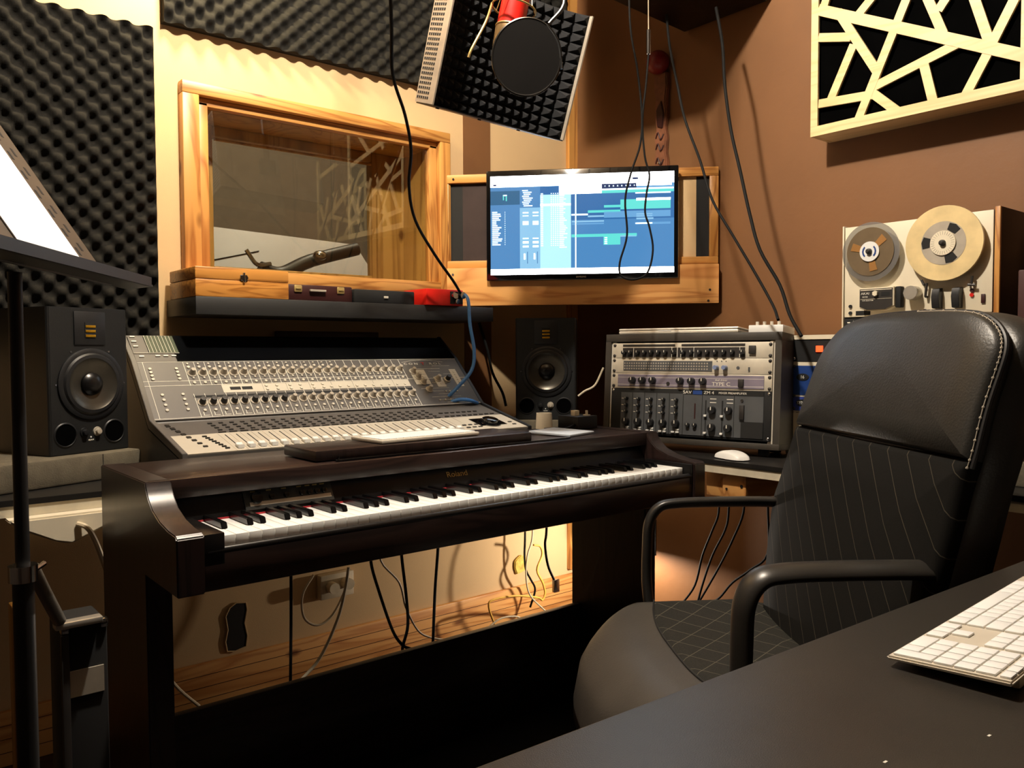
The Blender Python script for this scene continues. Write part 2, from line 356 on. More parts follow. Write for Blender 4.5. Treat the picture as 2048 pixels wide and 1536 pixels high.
b = B(); b.box(WX0+.018, WX1-.018, YW+.002, YW+.008, WZ0+.010, WZ1-.010); b.done('pane', 'glass', win, world=True, smooth=False)
b = B(); b.M = T(0, Y2+.02, 0) @ Matrix.Rotation(R(0), 4, 'Z'); b.box(WX0+.098, WX1-.145, 0, .006, WZ0+.04, WZ1-.045); b.done('pane', 'glass', win, world=True, smooth=False)

# ================================================================== WALL FOAM
def eggcrate(name, x0, x1, z0, z1, label, pitch=.0285):
    y = YW-.001; t = .018; A = .024
    b = B(); b.box(x0, x1, y-t, y, z0, z1)
    nx = int((x1-x0)/pitch*6); nz = int((z1-z0)/pitch*6)
    def fn(u, v):
        X = x0+(x1-x0)*u; Z = z0+(z1-z0)*v
        h = math.sin(math.pi*X/pitch)*math.sin(math.pi*Z/pitch)
        h = .5+.5*h; e = min(u, 1-u)*(x1-x0); e2 = min(v, 1-v)*(z1-z0)
        return (X, y-t-A*h*h*(3-2*h), Z)
    b.grid(nx, nz, fn)
    lo = lambda p: (p[0], y-t+.001, p[2])
    b.grid(nx, 1, lambda u, v: fn(u, 0) if v else lo(fn(u, 0))); b.grid(nx, 1, lambda u, v: fn(u, 1) if v else lo(fn(u, 1)), flip=True)
    b.grid(nz, 1, lambda u, v: fn(0, u) if v else lo(fn(0, u)), flip=True); b.grid(nz, 1, lambda u, v: fn(1, u) if v else lo(fn(1, u)))
    o = b.done(name, 'foam', None, 'all'); single(o, ((x0+x1)/2, y, z0)); return tag(o, label, 'acoustic foam')
eggcrate('acoustic_foam_panel', -.75, .712, 1.10, 1.945, 'large charcoal egg-crate foam panel covering the wall left of the window')
eggcrate('acoustic_foam_panel', .742, 2.28, 1.972, 2.62, 'charcoal egg-crate foam panel mounted above the window')

# ================================================================== WALL SHELF AND THINGS ON IT
b = B(); b.box(.742, 1.735, 2.18, YW-.001, 1.153, 1.20, .0015)
tag(single(b.done('wall_shelf', 'charcoalshelf'), (1.24, YW, 1.153)), 'thick black floating shelf under the window', 'shelf')
t = thing('wooden_box', 'varnished wooden box with small latch on left end of black shelf', 'box', (.872, 2.285, 1.20))
b = B(); b.box(.742, 1.002, 2.182, 2.39, 1.20, 1.2465, .003); b.done('body', 'box', t, world=True)
b = B(); b.box(.742, 1.002, 2.182, 2.39, 1.247, 1.279, .003); b.done('lid', 'box', t, world=True)
b = B(); b.box(.862, .882, 2.179, 2.182, 1.246, 1.262, .002); b.cyl((.867, 2.182, 1.254), (0, -1, 0), .006, .005); b.cyl((.877, 2.182, 1.254), (0, -1, 0), .006, .005); b.box(.869, .875, 2.176, 2.182, 1.242, 1.268, .001); b.done('latch', 'chrome', t, world=True)
t = thing('instrument_case', 'dark maroon case with two square gold catches on the shelf', 'case', (1.108, 2.285, 1.20))
b = B(); b.box(1.006, 1.212, 2.20, 2.39, 1.20, 1.246, .004); b.done('body', 'darkred', t, world=True)
for x in (1.037, 1.172):
    b = B(); b.box(x-.012, x+.012, 2.195, 2.20, 1.224, 1.244, .003); b.box(x-.008, x+.008, 2.192, 2.195, 1.232, 1.236, .001); b.done('catch', 'gold', t, world=True)
b = B(); b.box(1.072, 1.122, 2.190, 2.198, 1.227, 1.233, .001); b.done('handle', 'knob', t, world=True)
t = thing('black_case', 'flat black box with one small pale latch, between maroon case and red box', 'case', (1.322, 2.285, 1.20))
b = B(); b.box(1.216, 1.43, 2.195, 2.39, 1.20, 1.241, .004); b.done('body', 'matte', t, world=True)
b = B(); b.box(1.317, 1.332, 2.191, 2.195, 1.216, 1.223, .001); b.done('latch', 'alulite', t, world=True)
t = thing('direct_box', 'bright red metal audio box with cables plugged in, right end of shelf', 'audio box', (1.52, 2.24, 1.20))
b = B(); b.box(1.455, 1.598, 2.165, 2.30, 1.20, 1.252, .003); b.done('housing', 'red', t, world=True)
b = B(); b.box(1.545, 1.594, 2.161, 2.165, 1.206, 1.246, .001); b.done('connector_plate', 'matte', t, world=True)
b = B(); b.cyl((1.558, 2.161, 1.233), (0, -1, 0), .011, .012); b.cyl((1.582, 2.161, 1.233), (0, -1, 0), .011, .02); b.done('connector', 'chrome', t, world=True)
b = B(); b.cyl((1.566, 2.162, 1.214), (0, -1, 0), .008, .012); b.done('connector', 'chrome', t, world=True)
b = B(); b.box(1.06, 1.42, YW-.02, YW-.001, 1.085, 1.118, .003); tag(single(b.done('wooden_strip', 'darkred'), (1.24, YW, 1.085)), 'dark reddish wooden strip on the wall below the shelf', 'wooden strip')

# ================================================================== CORNER UNIT AND MONITOR
cu = thing('corner_cabinet', 'pine framed unit across the room corner behind the monitor', 'cabinet', (1.688, 2.42, 1.212), -47.1)
Lc = .965
b = B(); b.box(.0, Lc, -.02, .012, .432, .462, .003); b.done('top_rail', 'pine', cu)
b = B(); b.box(.02, Lc, -.02, .012, .133, .160, .003); b.done('bottom_rail', 'pine', cu)
b = B(); b.box(.002, .034, -.018, .010, .160, .432, .002); b.done('left_stile', 'pinez', cu)
b = B(); b.box(.935, Lc, -.018, .010, .160, .432, .002); b.done('right_stile', 'pinez', cu)
b = B(); b.box(.03, Lc, -.04, -.012, 0, .132, .002); b.done('front_board', 'pineplain', cu)
for x0, x1, mm in ((.034, .082, 'matte'), (.082, .36, 'stripe'), (.36, .45, 'cream'), (.45, .62, 'matte'), (.62, .80, 'stripe'), (.80, .892, 'cream'), (.892, .935, 'matte')):
    if mm == 'stripe': M['stripe'] = mat('dark_brown_cloth', (52, 40, 38), .9)
    b = B(); b.box(x0, x1, -.004, .004, .160, .432); b.done('cloth_strip', mm, cu)
b = B(); b.prism([(.03, 0.01), (Lc-.03, 0.01), (Lc/2-.01, .455)], 'z', .118, .132, m=0); b.done('shelf_board', 'pineplain', cu)
for x, z in ((.052, .446), (.052, .11), (.935, .045), (.93, .008)):
    b = B(); b.cyl((x, -.04 if z < .13 else -.02, z), (0, -1, 0), .004, .002); b.done('screw', 'chrome', cu)

tv = thing('monitor', 'flat screen monitor showing blue music editing software, on the corner unit', 'monitor', (1.688, 2.42, 1.296), -47.1)
b = B(); b.box(.175, .829, -.062, -.046, 0, .378, .004); b.done('bezel', 'blackgloss', tv)
b = B(); b.box(.25, .75, -.046, -.03, .05, .33, .006); b.box(.42, .58, -.032, -.0205, .12, .26); b.done('back_housing', 'black', tv)
E1 = [emit('screen_blue', (100, 158, 206), .92), emit('screen_white', (250, 252, 255), 7), emit('screen_mid', (76, 134, 188), .88), emit('screen_deep', (50, 108, 168), .85), emit('screen_cyan', (170, 222, 236), 1.05), emit('screen_teal', (92, 208, 200), 1.0), emit('screen_dark', (40, 96, 136), .9), emit('screen_pale', (136, 188, 222), .95), emit('screen_text', (215, 238, 250), 2), emit('screen_navy', (20, 46, 96), .8)]
b = B(); SX0, SX1, SZ0, SZ1 = .190, .814, .020, .358
LAY = [0]
def q(x0, y0, x1, y1, m):   # zoom-picture units: 110..1975 across, 90..1125 down
    LAY[0] += 1; d = .062 + .00003*LAY[0] if LAY[0] < 12 else .0626
    f = lambda x: SX0+(x-110)/1865*(SX1-SX0); g = lambda y: SZ1-(y-85)/1035*(SZ1-SZ0)
    b.box(f(x0), f(x1), -d, -.0618, g(y1), g(y0), m=m)
q(110, 85, 1975, 1120, 0)
q(110, 205, 415, 1060, 2); q(110, 240, 415, 385, 6); q(415, 205, 625, 420, 2); q(415, 420, 625, 1060, 7); q(625, 205, 940, 300, 3); q(625, 290, 940, 1060, 4); q(940, 290, 1975, 1060, 2); q(940, 290, 1975, 560, 3)
q(110, 85, 1975, 200, 1); q(820, 190, 1250, 290, 1); q(110, 1060, 1975, 1120, 1)
q(1250, 195, 1600, 245, 9)
for i in range(8): q(1280+i*42, 212, 1292+i*42, 226, 8)
q(1600, 205, 1950, 225, 1); q(1250, 245, 1970, 262, 8); q(1250, 262, 1970, 292, 5); q(1590, 292, 1940, 305, 8)
q(1440, 362, 1940, 462, 5); q(1600, 352, 1940, 376, 1); q(1275, 415, 1440, 440, 5); q(1112, 465, 1440, 490, 5); q(1275, 480, 1940, 545, 0); q(945, 498, 1112, 514, 8); q(1112, 518, 1275, 535, 7); q(950, 570, 1275, 585, 7); q(950, 594, 1275, 610, 0)
q(1600, 508, 1760, 522, 7); q(1600, 530, 1760, 544, 7); q(1600, 553, 1770, 570, 7); q(1590, 600, 1940, 622, 0); q(1590, 602, 1760, 618, 8)
q(945, 710, 1605, 740, 5); q(1270, 740, 1440, 825, 5); q(1440, 728, 1600, 745, 7)
for i in range(4): q(1280, 745+i*20, 1308, 757+i*20, 8)
q(982, 290, 994, 1060, 8); q(625, 385, 940, 408, 8)
for i in range(28):
    y = 275+i*20
    q(632, y, 655, y+11, 8)
    for k in range(4): q(735+k*22, y, 745+k*22, y+9, 8)
    q(822, y+20, 860+random.random()*45, y+30, 8)
for i in range(18): q(128, 455+i*20, 165+random.random()*85, 467+i*20, 8); q(258, 458+i*20, 264, 464+i*20, 8)
for i in range(9): q(440+(i % 3)*8, 235+i*20, 500+(i*37 % 50), 246+i*20, 8)
for x in (445, 548):
    for y, h in ((465, 14), (500, 10), (560, 40), (735, 12), (770, 24), (815, 20)): q(x, y, x+60, y+h, 8)
    q(x+45, 880, x+51, 1005, 3); q(x+10, 900, x+26, 960, 1)
b2 = [(245, 285), (270, 300)]
q(240, 280, 252, 335, 5); q(270, 290, 282, 345, 5); q(240, 280, 282, 292, 8); q(1560, 138, 1618, 158, 9); q(140, 170, 175, 188, 9); q(1900, 1062, 1965, 1100, 3); q(590, 1085, 655, 1105, 5); q(1060, 1082, 1140, 1100, 6); q(1540, 1065, 1590, 1095, 5); q(1680, 1070, 1720, 1090, 0)
b.done('screen', E1, tv, smooth=False)
text('SAMSUNG', .0075, T(.502, -.0625, .0095) @ FRONT, 'line', tv, sx=1.0)

# ================================================================== SPEAKERS
def speaker(label, loc, rz):
    t = thing('studio_monitor_speaker', label, 'speaker', loc, rz, 'studio monitor speakers')
    b = B(); b.prism([(0, .004), (.004, 0), (.197, 0), (.201, .004), (.201, .25), (0, .25)], 'z', 0, .337, .0015); b.done('cabinet', 'spk', t)
    b = B(); b.box(.063, .141, -.003, 0, .251, .328, .001); b.done('tweeter_plate', 'black', t)
    b = B(); b.box(.0885, .1155, -.0045, -.003, .267, .303, m=0)
    for i in range(3): b.box(.0895, .1145, -.006, -.0045, .269+i*.011, .2745+i*.011, .0005, m=1)
    b.done('ribbon_tweeter', ['matte', 'ribbon'], t)
    wf = B(); wf.lathe([(.083, 0), (.083, .004), (.078, .006), (.072, .006), (.068, .010), (.0605, .011)], (.1035, 0, .160), (0, -1, 0), 48, m=0)
    wo = wf.done('woofer_surround', 'black', t)
    b = B(); b.lathe([(.0605, .0108), (.057, .0085), (.045, .0045), (.026, .0005)], (.1035, 0, .160), (0, -1, 0), 48); b.done('cone', 'cone', wo)
    b = B(); b.lathe([(.027, .0), (.026, .006), (.021, .011), (.012, .0145), (0, .016)], (.1035, 0, .160), (0, -1, 0), 40); b.done('dust_cap', 'pianoblack', wo)
    for x in (.0375, .1605):
        b = B(); b.lathe([(.029, 0), (.027, .002), (.0255, .0022), (.0245, .0008)], (x, 0, .045), (0, -1, 0), 36, m=0); b.cyl((x, 0, .045), (0, -1, 0), .0245, .0004, seg=36, m=1); b.done('bass_port', ['black', 'velvet'], t)  # black disc carries the shade of the open port
    for x, mm in ((.083, 'black'), (.116, 'knob')):
        b = B(); b.lathe([(.011, 0), (.010, .003), (.007, .003), (.006, .010), (0, .011)], (x, 0, .048), (0, -1, 0), 20); b.done('knob', mm, t)
    b = B(); b.cyl((.0995, 0, .036), (0, -1, 0), .0018, .001); b.done('power_light', 'white', t)
    text('ADAM', .005, T(.0995, -.0006, .029) @ FRONT, 'line', t)
    for x, z in ((.018, .16), (.188, .16), (.055, .235), (.15, .235)):
        b = B(); b.cyl((x, 0, z), (0, -1, 0), .0022, .0012); b.done('screw', 'chrome', t)
    return t
speaker('black studio speaker standing in the corner under the monitor, beside the rack', (1.757, 2.09, .825), -45.4)
speaker('black studio speaker at far left, in front of the foam wall', (.375, 2.065, .820), 22)
b = B(); b.box(-.02, .23, -.03, .30, 0, .0668, .004); o = b.done('speaker_pad', 'pad'); o.matrix_world = T(1.757, 2.09, .7575) @ Matrix.Rotation(R(-45.4), 4, 'Z'); tag(o, 'grey foam isolation pad under the corner speaker', 'speaker pad', 'speaker isolation pads')
b = B(); b.box(-.19, .205, -.04, .245, 0, .0618, .006); b.box(.10, .102, -.0405, -.04, .0, .06, m=1); o = b.done('speaker_pad', ['pad', 'matte']); o.matrix_world = T(.375, 2.065, .7575) @ Matrix.Rotation(R(22), 4, 'Z'); tag(o, 'wide grey foam block under the left speaker', 'speaker pad', 'speaker isolation pads')

# ================================================================== DESK AROUND THE CORNER
t = thing('corner_desk', 'black topped corner desk with pale edge, running along both walls', 'desk', (1.9, 2.0, 0))
b = B(); b.prism([(-.9, 1.90), (1.825, 1.90), (1.825, -.5), (XW-.003, -.5), (XW-.003, YW-.022), (-.9, YW-.022)], 'z', .7445, .757, .001); b.done('top', 'desk', t, world=True)
b = B(); b.prism([(-.9, 1.903), (1.828, 1.903), (1.828, -.5), (XW-.004, -.5), (XW-.004, YW-.023), (-.9, YW-.023)], 'z', .722, .7445); b.done('core_edge', 'band', t, world=True)
for x, y in ((-.85, 1.95), (-.85, 2.36), (2.28, -.42), (1.92, -.42)):
    b = B(); b.box(x-.02, x+.02, y-.02, y+.02, 0, .722); b.done('leg', 'matte', t, world=True)
b = B(); b.box(1.845, 2.345, 1.255, 1.328, .653, .7215, .002); b.box(1.850, 2.345, 1.329, 1.385, .655, .7215, .002, m=0); b.cyl((1.845, 1.315, .68), (-1, 0, 0), .003, .002, m=1); b.cyl((1.845, 1.268, .692), (-1, 0, 0), .004, .002, m=1); b.done('support_bracket', ['pineplain', 'black'], t, world=True)

# ================================================================== MIXING CONSOLE
cx0 = .598
t = thing('mixing_console', 'large grey studio control surface with rows of knobs and faders', 'mixing console', (1.09, 2.05, .757))
prof = [(1.832, .795), (2.02, .757), (2.33, .757), (2.33, 1.07), (2.295, 1.098), (2.285, 1.094), (2.2, 1.026), (2.06, .886), (2.055, .879), (1.83, .826)]
b = B(); b.prism(prof, 'x', cx0, cx0+.987); b.done('body', 'grey', t, world=True, smooth=False)
for x in (cx0-.012, cx0+.987):
    b = B(); b.prism([(1.828, .79), (2.02, .757), (2.335, .757), (2.335, 1.075), (2.29, 1.085), (2.2, 1.0), (2.07, .868), (1.826, .812)], 'x', x, x+.012, .001); b.done('side_panel', 'black', t, world=True)
    b = B(); b.prism([(1.826, .8135), (2.07, .8695), (2.2, 1.0015), (2.29, 1.0865), (2.31, 1.09), (2.296, 1.103), (2.2, 1.032), (2.057, .890), (1.826, .831)], 'x', x, x+.012, .001); b.done('side_trim', 'black' if x > 1 else 'grey', t, world=True)
UP = fr((cx0, 2.06, .886), (1, 0, 0), (0, .14, .14)); LP = fr((cx0, 1.83, .826), (1, 0, 0), (0, .225, .053)); MP = fr((cx0, 2.2, 1.026), (1, 0, 0), (0, .085, .068))
base_inv = WM[t.name].inverted()
b = B(); b.M = UP; b.box(0, .987, 0, .198, 0, .004, m=0)
b.box(.19, .765, .083, .111, .004, .0046, m=1); b.box(.11, .765, .069, .076, .004, .0046, m=2)
b.box(.0, .987, .003, .0042, .004, .0045, m=3); b.box(0, .987, .1125, .1135, .004, .0045, m=3) ; b.box(0, .77, .128, .129, .004, .0045, m=3); b.box(0, .987, .1965, .1975, .004, .0045, m=3)
for i in range(25):
    x = .112+i*.0273; b.box(x-.0006, x+.0006, .003, .0825, .004, .0046, m=3); b.box(x-.0006, x+.0006, .1115, .196, .004, .0046, m=3)
b.box(.012, .013, .003, .196, .004, .0046, m=3)
for i in range(7): b.box(.30+i*.068, .3006+i*.068, .083, .111, .0046, .0049, m=0)
b.box(.787, .842, .088, .15, .004, .005, m=1); b.box(.862, .893, .075, .118, .004, .005, m=1); b.box(.937, .962, .075, .15, .004, .005, m=1)
for y in (.108, .13): b.box(.787, .842, y, y+.0006, .005, .0053, m=0)
b.box(.21, .238, .092, .102, .0046, .0055, m=2); b.box(.242, .27, .092, .102, .0046, .0055, m=2)
for i in range(24): b.box(.118+i*.0273, .134+i*.0273, .008, .0092, .004, .0046, m=3); b.box(.120+i*.0273, .1215+i*.0273, .010, .020, .004, .0046, m=3)
for k in range(14): b.box(.79+random.random()*.14, .80+random.random()*.15, .01+k*.012, .0108+k*.012, .004, .0045, m=3)
b.done('upper_panel', ['grey', 'lightgrey', 'matte', 'line'], t, world=True, smooth=False)
b = B(); b.M = LP; b.box(0, .987, 0, .1302, 0, .003, m=0); b.box(0, .987, .1302, .231, 0, .003, m=1); b.box(.80, .985, .10, .1302, .003, .0032, m=1)
for i in range(25): x = .112+i*.0273; b.box(x-.0005, x+.0005, .0, .128, .003, .0034, m=2)
for i in range(24): x = .1256+i*.0273; b.box(x-.0012, x+.0012, .012, .115, .003, .0036, m=3)
b.box(.80, .985, .0, .128, .003, .0036, m=4)
b.done('lower_panel', ['lightgrey', 'grey', 'knob', 'matte', 'lightgrey'], t, world=True, smooth=False)
b = B(); b.M = MP; b.box(.10, .987, .001, .1075, 0, .006, m=0); b.box(0, .10, .001, .1075, 0, .004, m=1); b.box(.038, .112, .035, .105, .004, .0068, m=2)
for i in range(8): b.box(.039+i*.009, .0398+i*.009, .035, .105, .0068, .0075, m=3)
b.box(0, .113, .0325, .0335, .004, .0068, m=3)
for x, y in ((.005, .1), (.005, .08), (.005, .06), (.01, .018), (.05, .02), (.07, .02), (.09, .02)): b.box(x, x+.012, y, y+.004, .004, .0070, m=3)
b.done('meter_bridge', ['blackgloss', 'grey', 'bluegreen', 'line'], t, world=True, smooth=False)
kb = B(); kb.lathe([(.0122, 0), (.0122, .002), (.0092, .004), (.0060, .015), (.0054, .0185), (0, .019)], (0, 0, 0), (0, 0, 1), 18); km = kb.mesh('encoder_knob', 'knob', True)
kb = B(); kb.lathe([(.0122, 0), (.0122, .002), (.0085, .004)], (0, 0, 0), (0, 0, 1), 18, m=0); kb.lathe([(.0085, .004), (.0068, .018), (0, .0185)], (0, 0, 0), (0, 0, 1), 18, m=1); kmd = kb.mesh('encoder_knob', ['knob', 'btnd'], True)
kb = B(); kb.cyl((0, 0, 0), (0, 0, 1), .0046, .003, .0038, 12); bm_ = kb.mesh('button', 'btn', True)
for i in range(24):
    x = .1256+i*.0273
    inst(km, 'pan_knob', t, base_inv @ UP @ T(x, .153, .004)); inst(kmd if i < 9 else km, 'gain_knob', t, base_inv @ UP @ T(x, .051, .004))
pos = [(x_, y_) for i in range(24) for x_, y_ in ((.1236+i*.0273, .120), (.1256+i*.0273, .025))]
pos += [(.1216+i*.0273, .176) for i in range(16)] + [(.025+.065*(k % 2), .135+.012*(k//2)) for k in range(8)] + [(.035+.05*(k % 2), .03+.017*(k//2)) for k in range(8)] + [(.31+.03*(k % 2)+.068*(k//4), .090+.013*((k//2) % 2)) for k in range(12)]
pos += [(.50+i*.0273, .092) for i in range(10)]
for i, (x, y) in enumerate(pos[:98]): inst(bm_, 'button', t, base_inv @ UP @ T(x, y, .0045))
b = B()
for x, y in pos[98:] + [(.1216+i*.0273, .188) for i in range(16)] + [(.1256+i*.0273, .137) for i in range(24)] + [(.950, .082+k*.011) for k in range(6)] + [(.825, .098), (.825, .12), (.825, .14), (.877, .088)] + [(.84+k*.02, .02) for k in range(6)] + [(.88+k*.014, .055) for k in range(4)]:
    b.M = UP @ T(x, y, .0045); b.cyl((0, 0, 0), (0, 0, 1), .0033, .0025, .0028, 8, m=0)
for i in range(24):
    for k in range(4): b.M = LP @ T(.1206+i*.0273+.002*k, .205-k*.018, .003); b.box(-.005, .005, -.0028, .0028, 0, .0025, m=1)
    b.M = LP @ T(.1256+i*.0273, .134, .003); b.box(-.009, .009, -.0025, .0025, 0, .0025, m=1)
for k in range(16): b.M = LP @ T(.02+.004*(k % 8)*1.2, .20-.012*(k % 8)*1.9 if k < 8 else .21-.024*(k-8), .003); b.box(-.005, .005, -.0025, .0025, 0, .0025, m=1); b.M = LP @ T(.075+.003*(k % 8), .11-.013*(k % 8), .003); b.box(-.005, .005, -.0025, .0025, 0, .0025, m=1)
for k in range(34): b.M = LP @ T(.79+.021*(k % 9), .03+.022*(k//9) if k < 18 else .14+.02*((k-18)//9)*1.6, .003); b.box(-.006, .006, -.0028, .0028, 0, .0025, m=1) if not (.84 < .79+.021*(k % 9) < .95 and k < 18) else None
o = b.done('small_buttons', ['btn', 'btnd'], t, world=True, smooth=False); o['kind'] = 'stuff'
kb = B(); kb.prism([(-.011, 0), (.011, 0), (.009, .009), (.003, .0065), (-.003, .0065), (-.009, .009)], 'x', -.0075, .0075, .001); fm = kb.mesh('fader_cap', 'white', True)
for i in range(24): inst(fm, 'fader_cap', t, base_inv @ LP @ T(.1256+i*.0273, .022, .0035))
for x, y, mm in ((.797, .142, km), (.806, .120, km), (.815, .097, km), (.822, .065, km), (.874, .108, km), (.910, .105, kmd)): inst(mm, 'control_knob', t, base_inv @ UP @ T(x, y, .0045))
b = B(); b.M = LP @ T(.885, .055, .003); b.lathe([(.034, 0), (.034, .004), (.024, .006), (.024, .014), (.020, .016), (0, .016)], (0, 0, 0), (0, 0, 1), 32); b.box(-.045, .05, -.02, .045, 0, .002); b.done('jog_wheel', 'blackgloss', t, world=True)
text('C O N', .0115, base_inv @ UP @ T(.806, .176, .0047), 'line', t, sx=1.6); text('R O L', .0115, base_inv @ UP @ T(.897, .176, .0047), 'line', t, sx=1.6); text('T', .016, base_inv @ UP @ T(.851, .176, .0047), 'red', t, sx=1.5)
b = B(); b.M = UP; b.tube([(.775, .183, .0045), (.81, .190, .0045), (.85, .1925, .0045), (.89, .190, .0045), (.93, .183, .0045)], .0006, m=0); b.done('logo_arc', 'line', t, world=True)

# ================================================================== DIGITAL PIANO
PX0, PX1 = .418, 1.785
t = thing('digital_piano', 'dark wood digital piano with open keyboard, in front of the console', 'piano', (1.10, 1.6, 0))
side = [(1.340, .657), (1.340, .752), (1.346, .757), (1.385, .760), (1.43, .768), (1.468, .782), (1.488, .798), (1.500, .812), (1.506, .825), (1.805, .825), (1.805, 0.0), (1.511, 0.0), (1.511, .659)]
for x0, x1 in ((PX0, PX0+.045), (PX1-.045, PX1)):
    b = B(); b.prism(side, 'x', x0, x1, .002); b.done('side_panel', 'pianoside', t, world=True)
b = B(); b.box(PX0+.045, PX0+.08, 1.345, 1.50, .70, .753, .002); b.done('cheek_block', 'pianoblack', t, world=True)
b = B(); b.box(PX1-.0575, PX1-.045, 1.345, 1.50, .70, .753, .002); b.done('cheek_block', 'pianoblack', t, world=True)
b = B(); b.box(PX0+.045, PX1-.045, 1.52, 1.803, .795, .824, .003); b.done('top_lid', 'piano', t, world=True)
b = B(); b.box(PX0+.005, PX1-.005, 1.506, 1.522, .789, .8255, .004); b.done('lid_edge', 'piano', t, world=True)
b = B(); b.prism([(1.508, .745), (1.535, .792), (1.60, .792), (1.60, .70), (1.508, .70)], 'x', PX0+.045, PX1-.045); b.done('fallboard', 'pianoblack', t, world=True)
b = B(); b.box(PX0+.045, PX1-.045, 1.346, 1.366, .657, .722, .004); b.box(PX0+.045, PX1-.045, 1.366, 1.60, .657, .70); b.done('key_slip', 'piano', t, world=True)
b = B(); b.tube([(PX0+.052, 1.352, .722), (PX1-.05, 1.352, .722)], .0075, smooth=False, seg=12); b.done('slip_bar', 'pianoblack', t, world=True)
b = B(); b.box(PX0+.045, PX1-.045, 1.765, 1.785, .0, .285, .003); b.done('stretcher_panel', 'piano', t, world=True)
b = B(); b.box(PX0+.045, PX1-.045, 1.60, 1.80, .69, .795); b.done('key_bed', 'pianoblack', t, world=True)
b = B(); b.box(.501, 1.728, 1.506, 1.509, .740, .7455); b.done('felt_strip', 'felt', t, world=True)
KX0, KW = .5016, 1.2240/52
wb = B(); wb.box(.0005, KW-.0005, 0, .145, -.018, 0, .0012); wm = wb.mesh('white_key', 'ivory', True)
kb = B(); kb.prism([(0, 0), (.006, .0115), (.095, .0115), (.095, 0)], 'x', -.0055, .0055, .0012); bkm = kb.mesh('black_key', 'ebony', True)
Bi = WM[t.name].inverted()
for i in range(52):
    inst(wm, 'white_key', t, Bi @ T(KX0+i*KW, 1.368, .7425))
    if i % 7 in (0, 2, 3, 5, 6) and i < 51: inst(bkm, 'black_key', t, Bi @ T(KX0+(i+1)*KW, 1.417, .7425))
# control panel
FB = fr((.60, 1.5085, .746), (1, 0, 0), (0, .027, .047))
b = B(); b.M = FB; b.box(0, .185, .005, .050, 0, .003, .001, m=0); b.box(.01, .18, .012, .020, .003, .0034, m=1)
for k, x in enumerate((.02, .052, .083, .115, .133, .149, .165)): b.box(x-.005, x+.005, .040, .0425, .003, .0034, m=2)
b.done('control_panel', [mat('panel_graphite', (44, 44, 42), .35), 'alu', 'gold'], t, world=True)
for k, x in enumerate((.025, .055, .085, .118, .134, .150, .166)):
    b = B(); b.M = FB @ T(x, .027, .003); b.lathe([(.012 if k == 0 else .0055, 0), (.011 if k == 0 else .005, .006), (0, .0065)], (0, 0, 0), (0, 0, 1), 20); b.done('volume_knob' if k == 0 else 'panel_button', 'blackgloss', t, world=True)
text('Roland', .019, Bi @ FB @ T(.502, .028, .001), 'gold', t, sx=1.12)
b = B(); b.box(.762, 1.352, 1.545, 1.70, .826, .8485, .004); b.done('music_rest', 'pianoside', t, world=True)
b = B(); b.box(.80, 1.47, 1.528, 1.536, .825, .829, .001); b.cyl((.806, 1.531, .827), (0, -.3, 1), .002, .01); b.done('rest_hinge', 'blackgloss', t, world=True)

# ------------------------------------------------------------------ things on the piano
def key_rows(b, rows, pitch, th, m=1):
    for y, xs in rows:
        for x, w_ , d_ in xs: b.box(x+.001, x+w_-.001, y+.001, y+d_-.001, th, th+.0022, .0006, m=m)
kt = thing('computer_keyboard', 'thin white computer keyboard lying on the piano music rest', 'keyboard', mtx=T(.925, 1.555, .8485) @ Matrix.Rotation(R(3), 4, 'Z'))
b = B(); b.box(0, .28, 0, .128, .001, .009, .002); b.done('body', 'alulite', kt)
kc = B(); kc.box(.0008, .0182, .0008, .0182, 0, .0022, .0006); kcm = kc.mesh('key', 'whitekey', True)
for r_ in range(5):
    for c_ in range(14): inst(kcm, 'key', kt, T(.006+c_*.0192, .008+r_*.0192, .009))
b = B(); b.box(-.062, .062, -.067, .067, .001, .0075, .0015); o = b.done('trackpad', mat('pale_blue_grey_top', (196, 202, 208), .5, .2, .02)); o.matrix_world = T(1.540, 1.637, .8245) @ Matrix.Rotation(R(14), 4, 'Z') @ Matrix.Rotation(R(1.5), 4, 'X'); o.location.z += .001; tag(o, 'square pale trackpad on the right end of the piano top', 'trackpad')
b = B(); b.lathe([(0, 0), (.025, 0), (.0225, .046), (.020, .046), (.021, .003), (0, .003)], (1.603, 1.778, .8255), (0, 0, 1), 32); tag(single(b.done('cup', 'cream2'), (1.603, 1.778, .8255)), 'small off-white cup beside the console, behind the trackpad', 'cup')
t = thing('monitor_controller', 'small black box with silver post knob beside the rack, on the piano top', 'audio controller', (1.685, 1.73, .8255))
b = B(); b.box(1.655, 1.735, 1.69, 1.775, .8255, .862, .002); b.done('housing', 'black', t, world=True)
b = B(); b.cyl((1.71, 1.71, .862), (0, 0, 1), .011, .003); b.cyl((1.71, 1.71, .865), (0, 0, 1), .004, .012); b.done('knob', 'alulite', t, world=True)
b = B(); b.box(1.672, 1.690, 1.72, 1.738, .862, .878, .001); b.done('plug', 'cream2', t, world=True)
cable('black_lead', [(1.56, 1.73, .829), (1.585, 1.715, .831), (1.61, 1.705, .829), (1.63, 1.70, .832), (1.655, 1.705, .838)], .004, 'rubber', 'short black lead running into the small controller box', group=None)

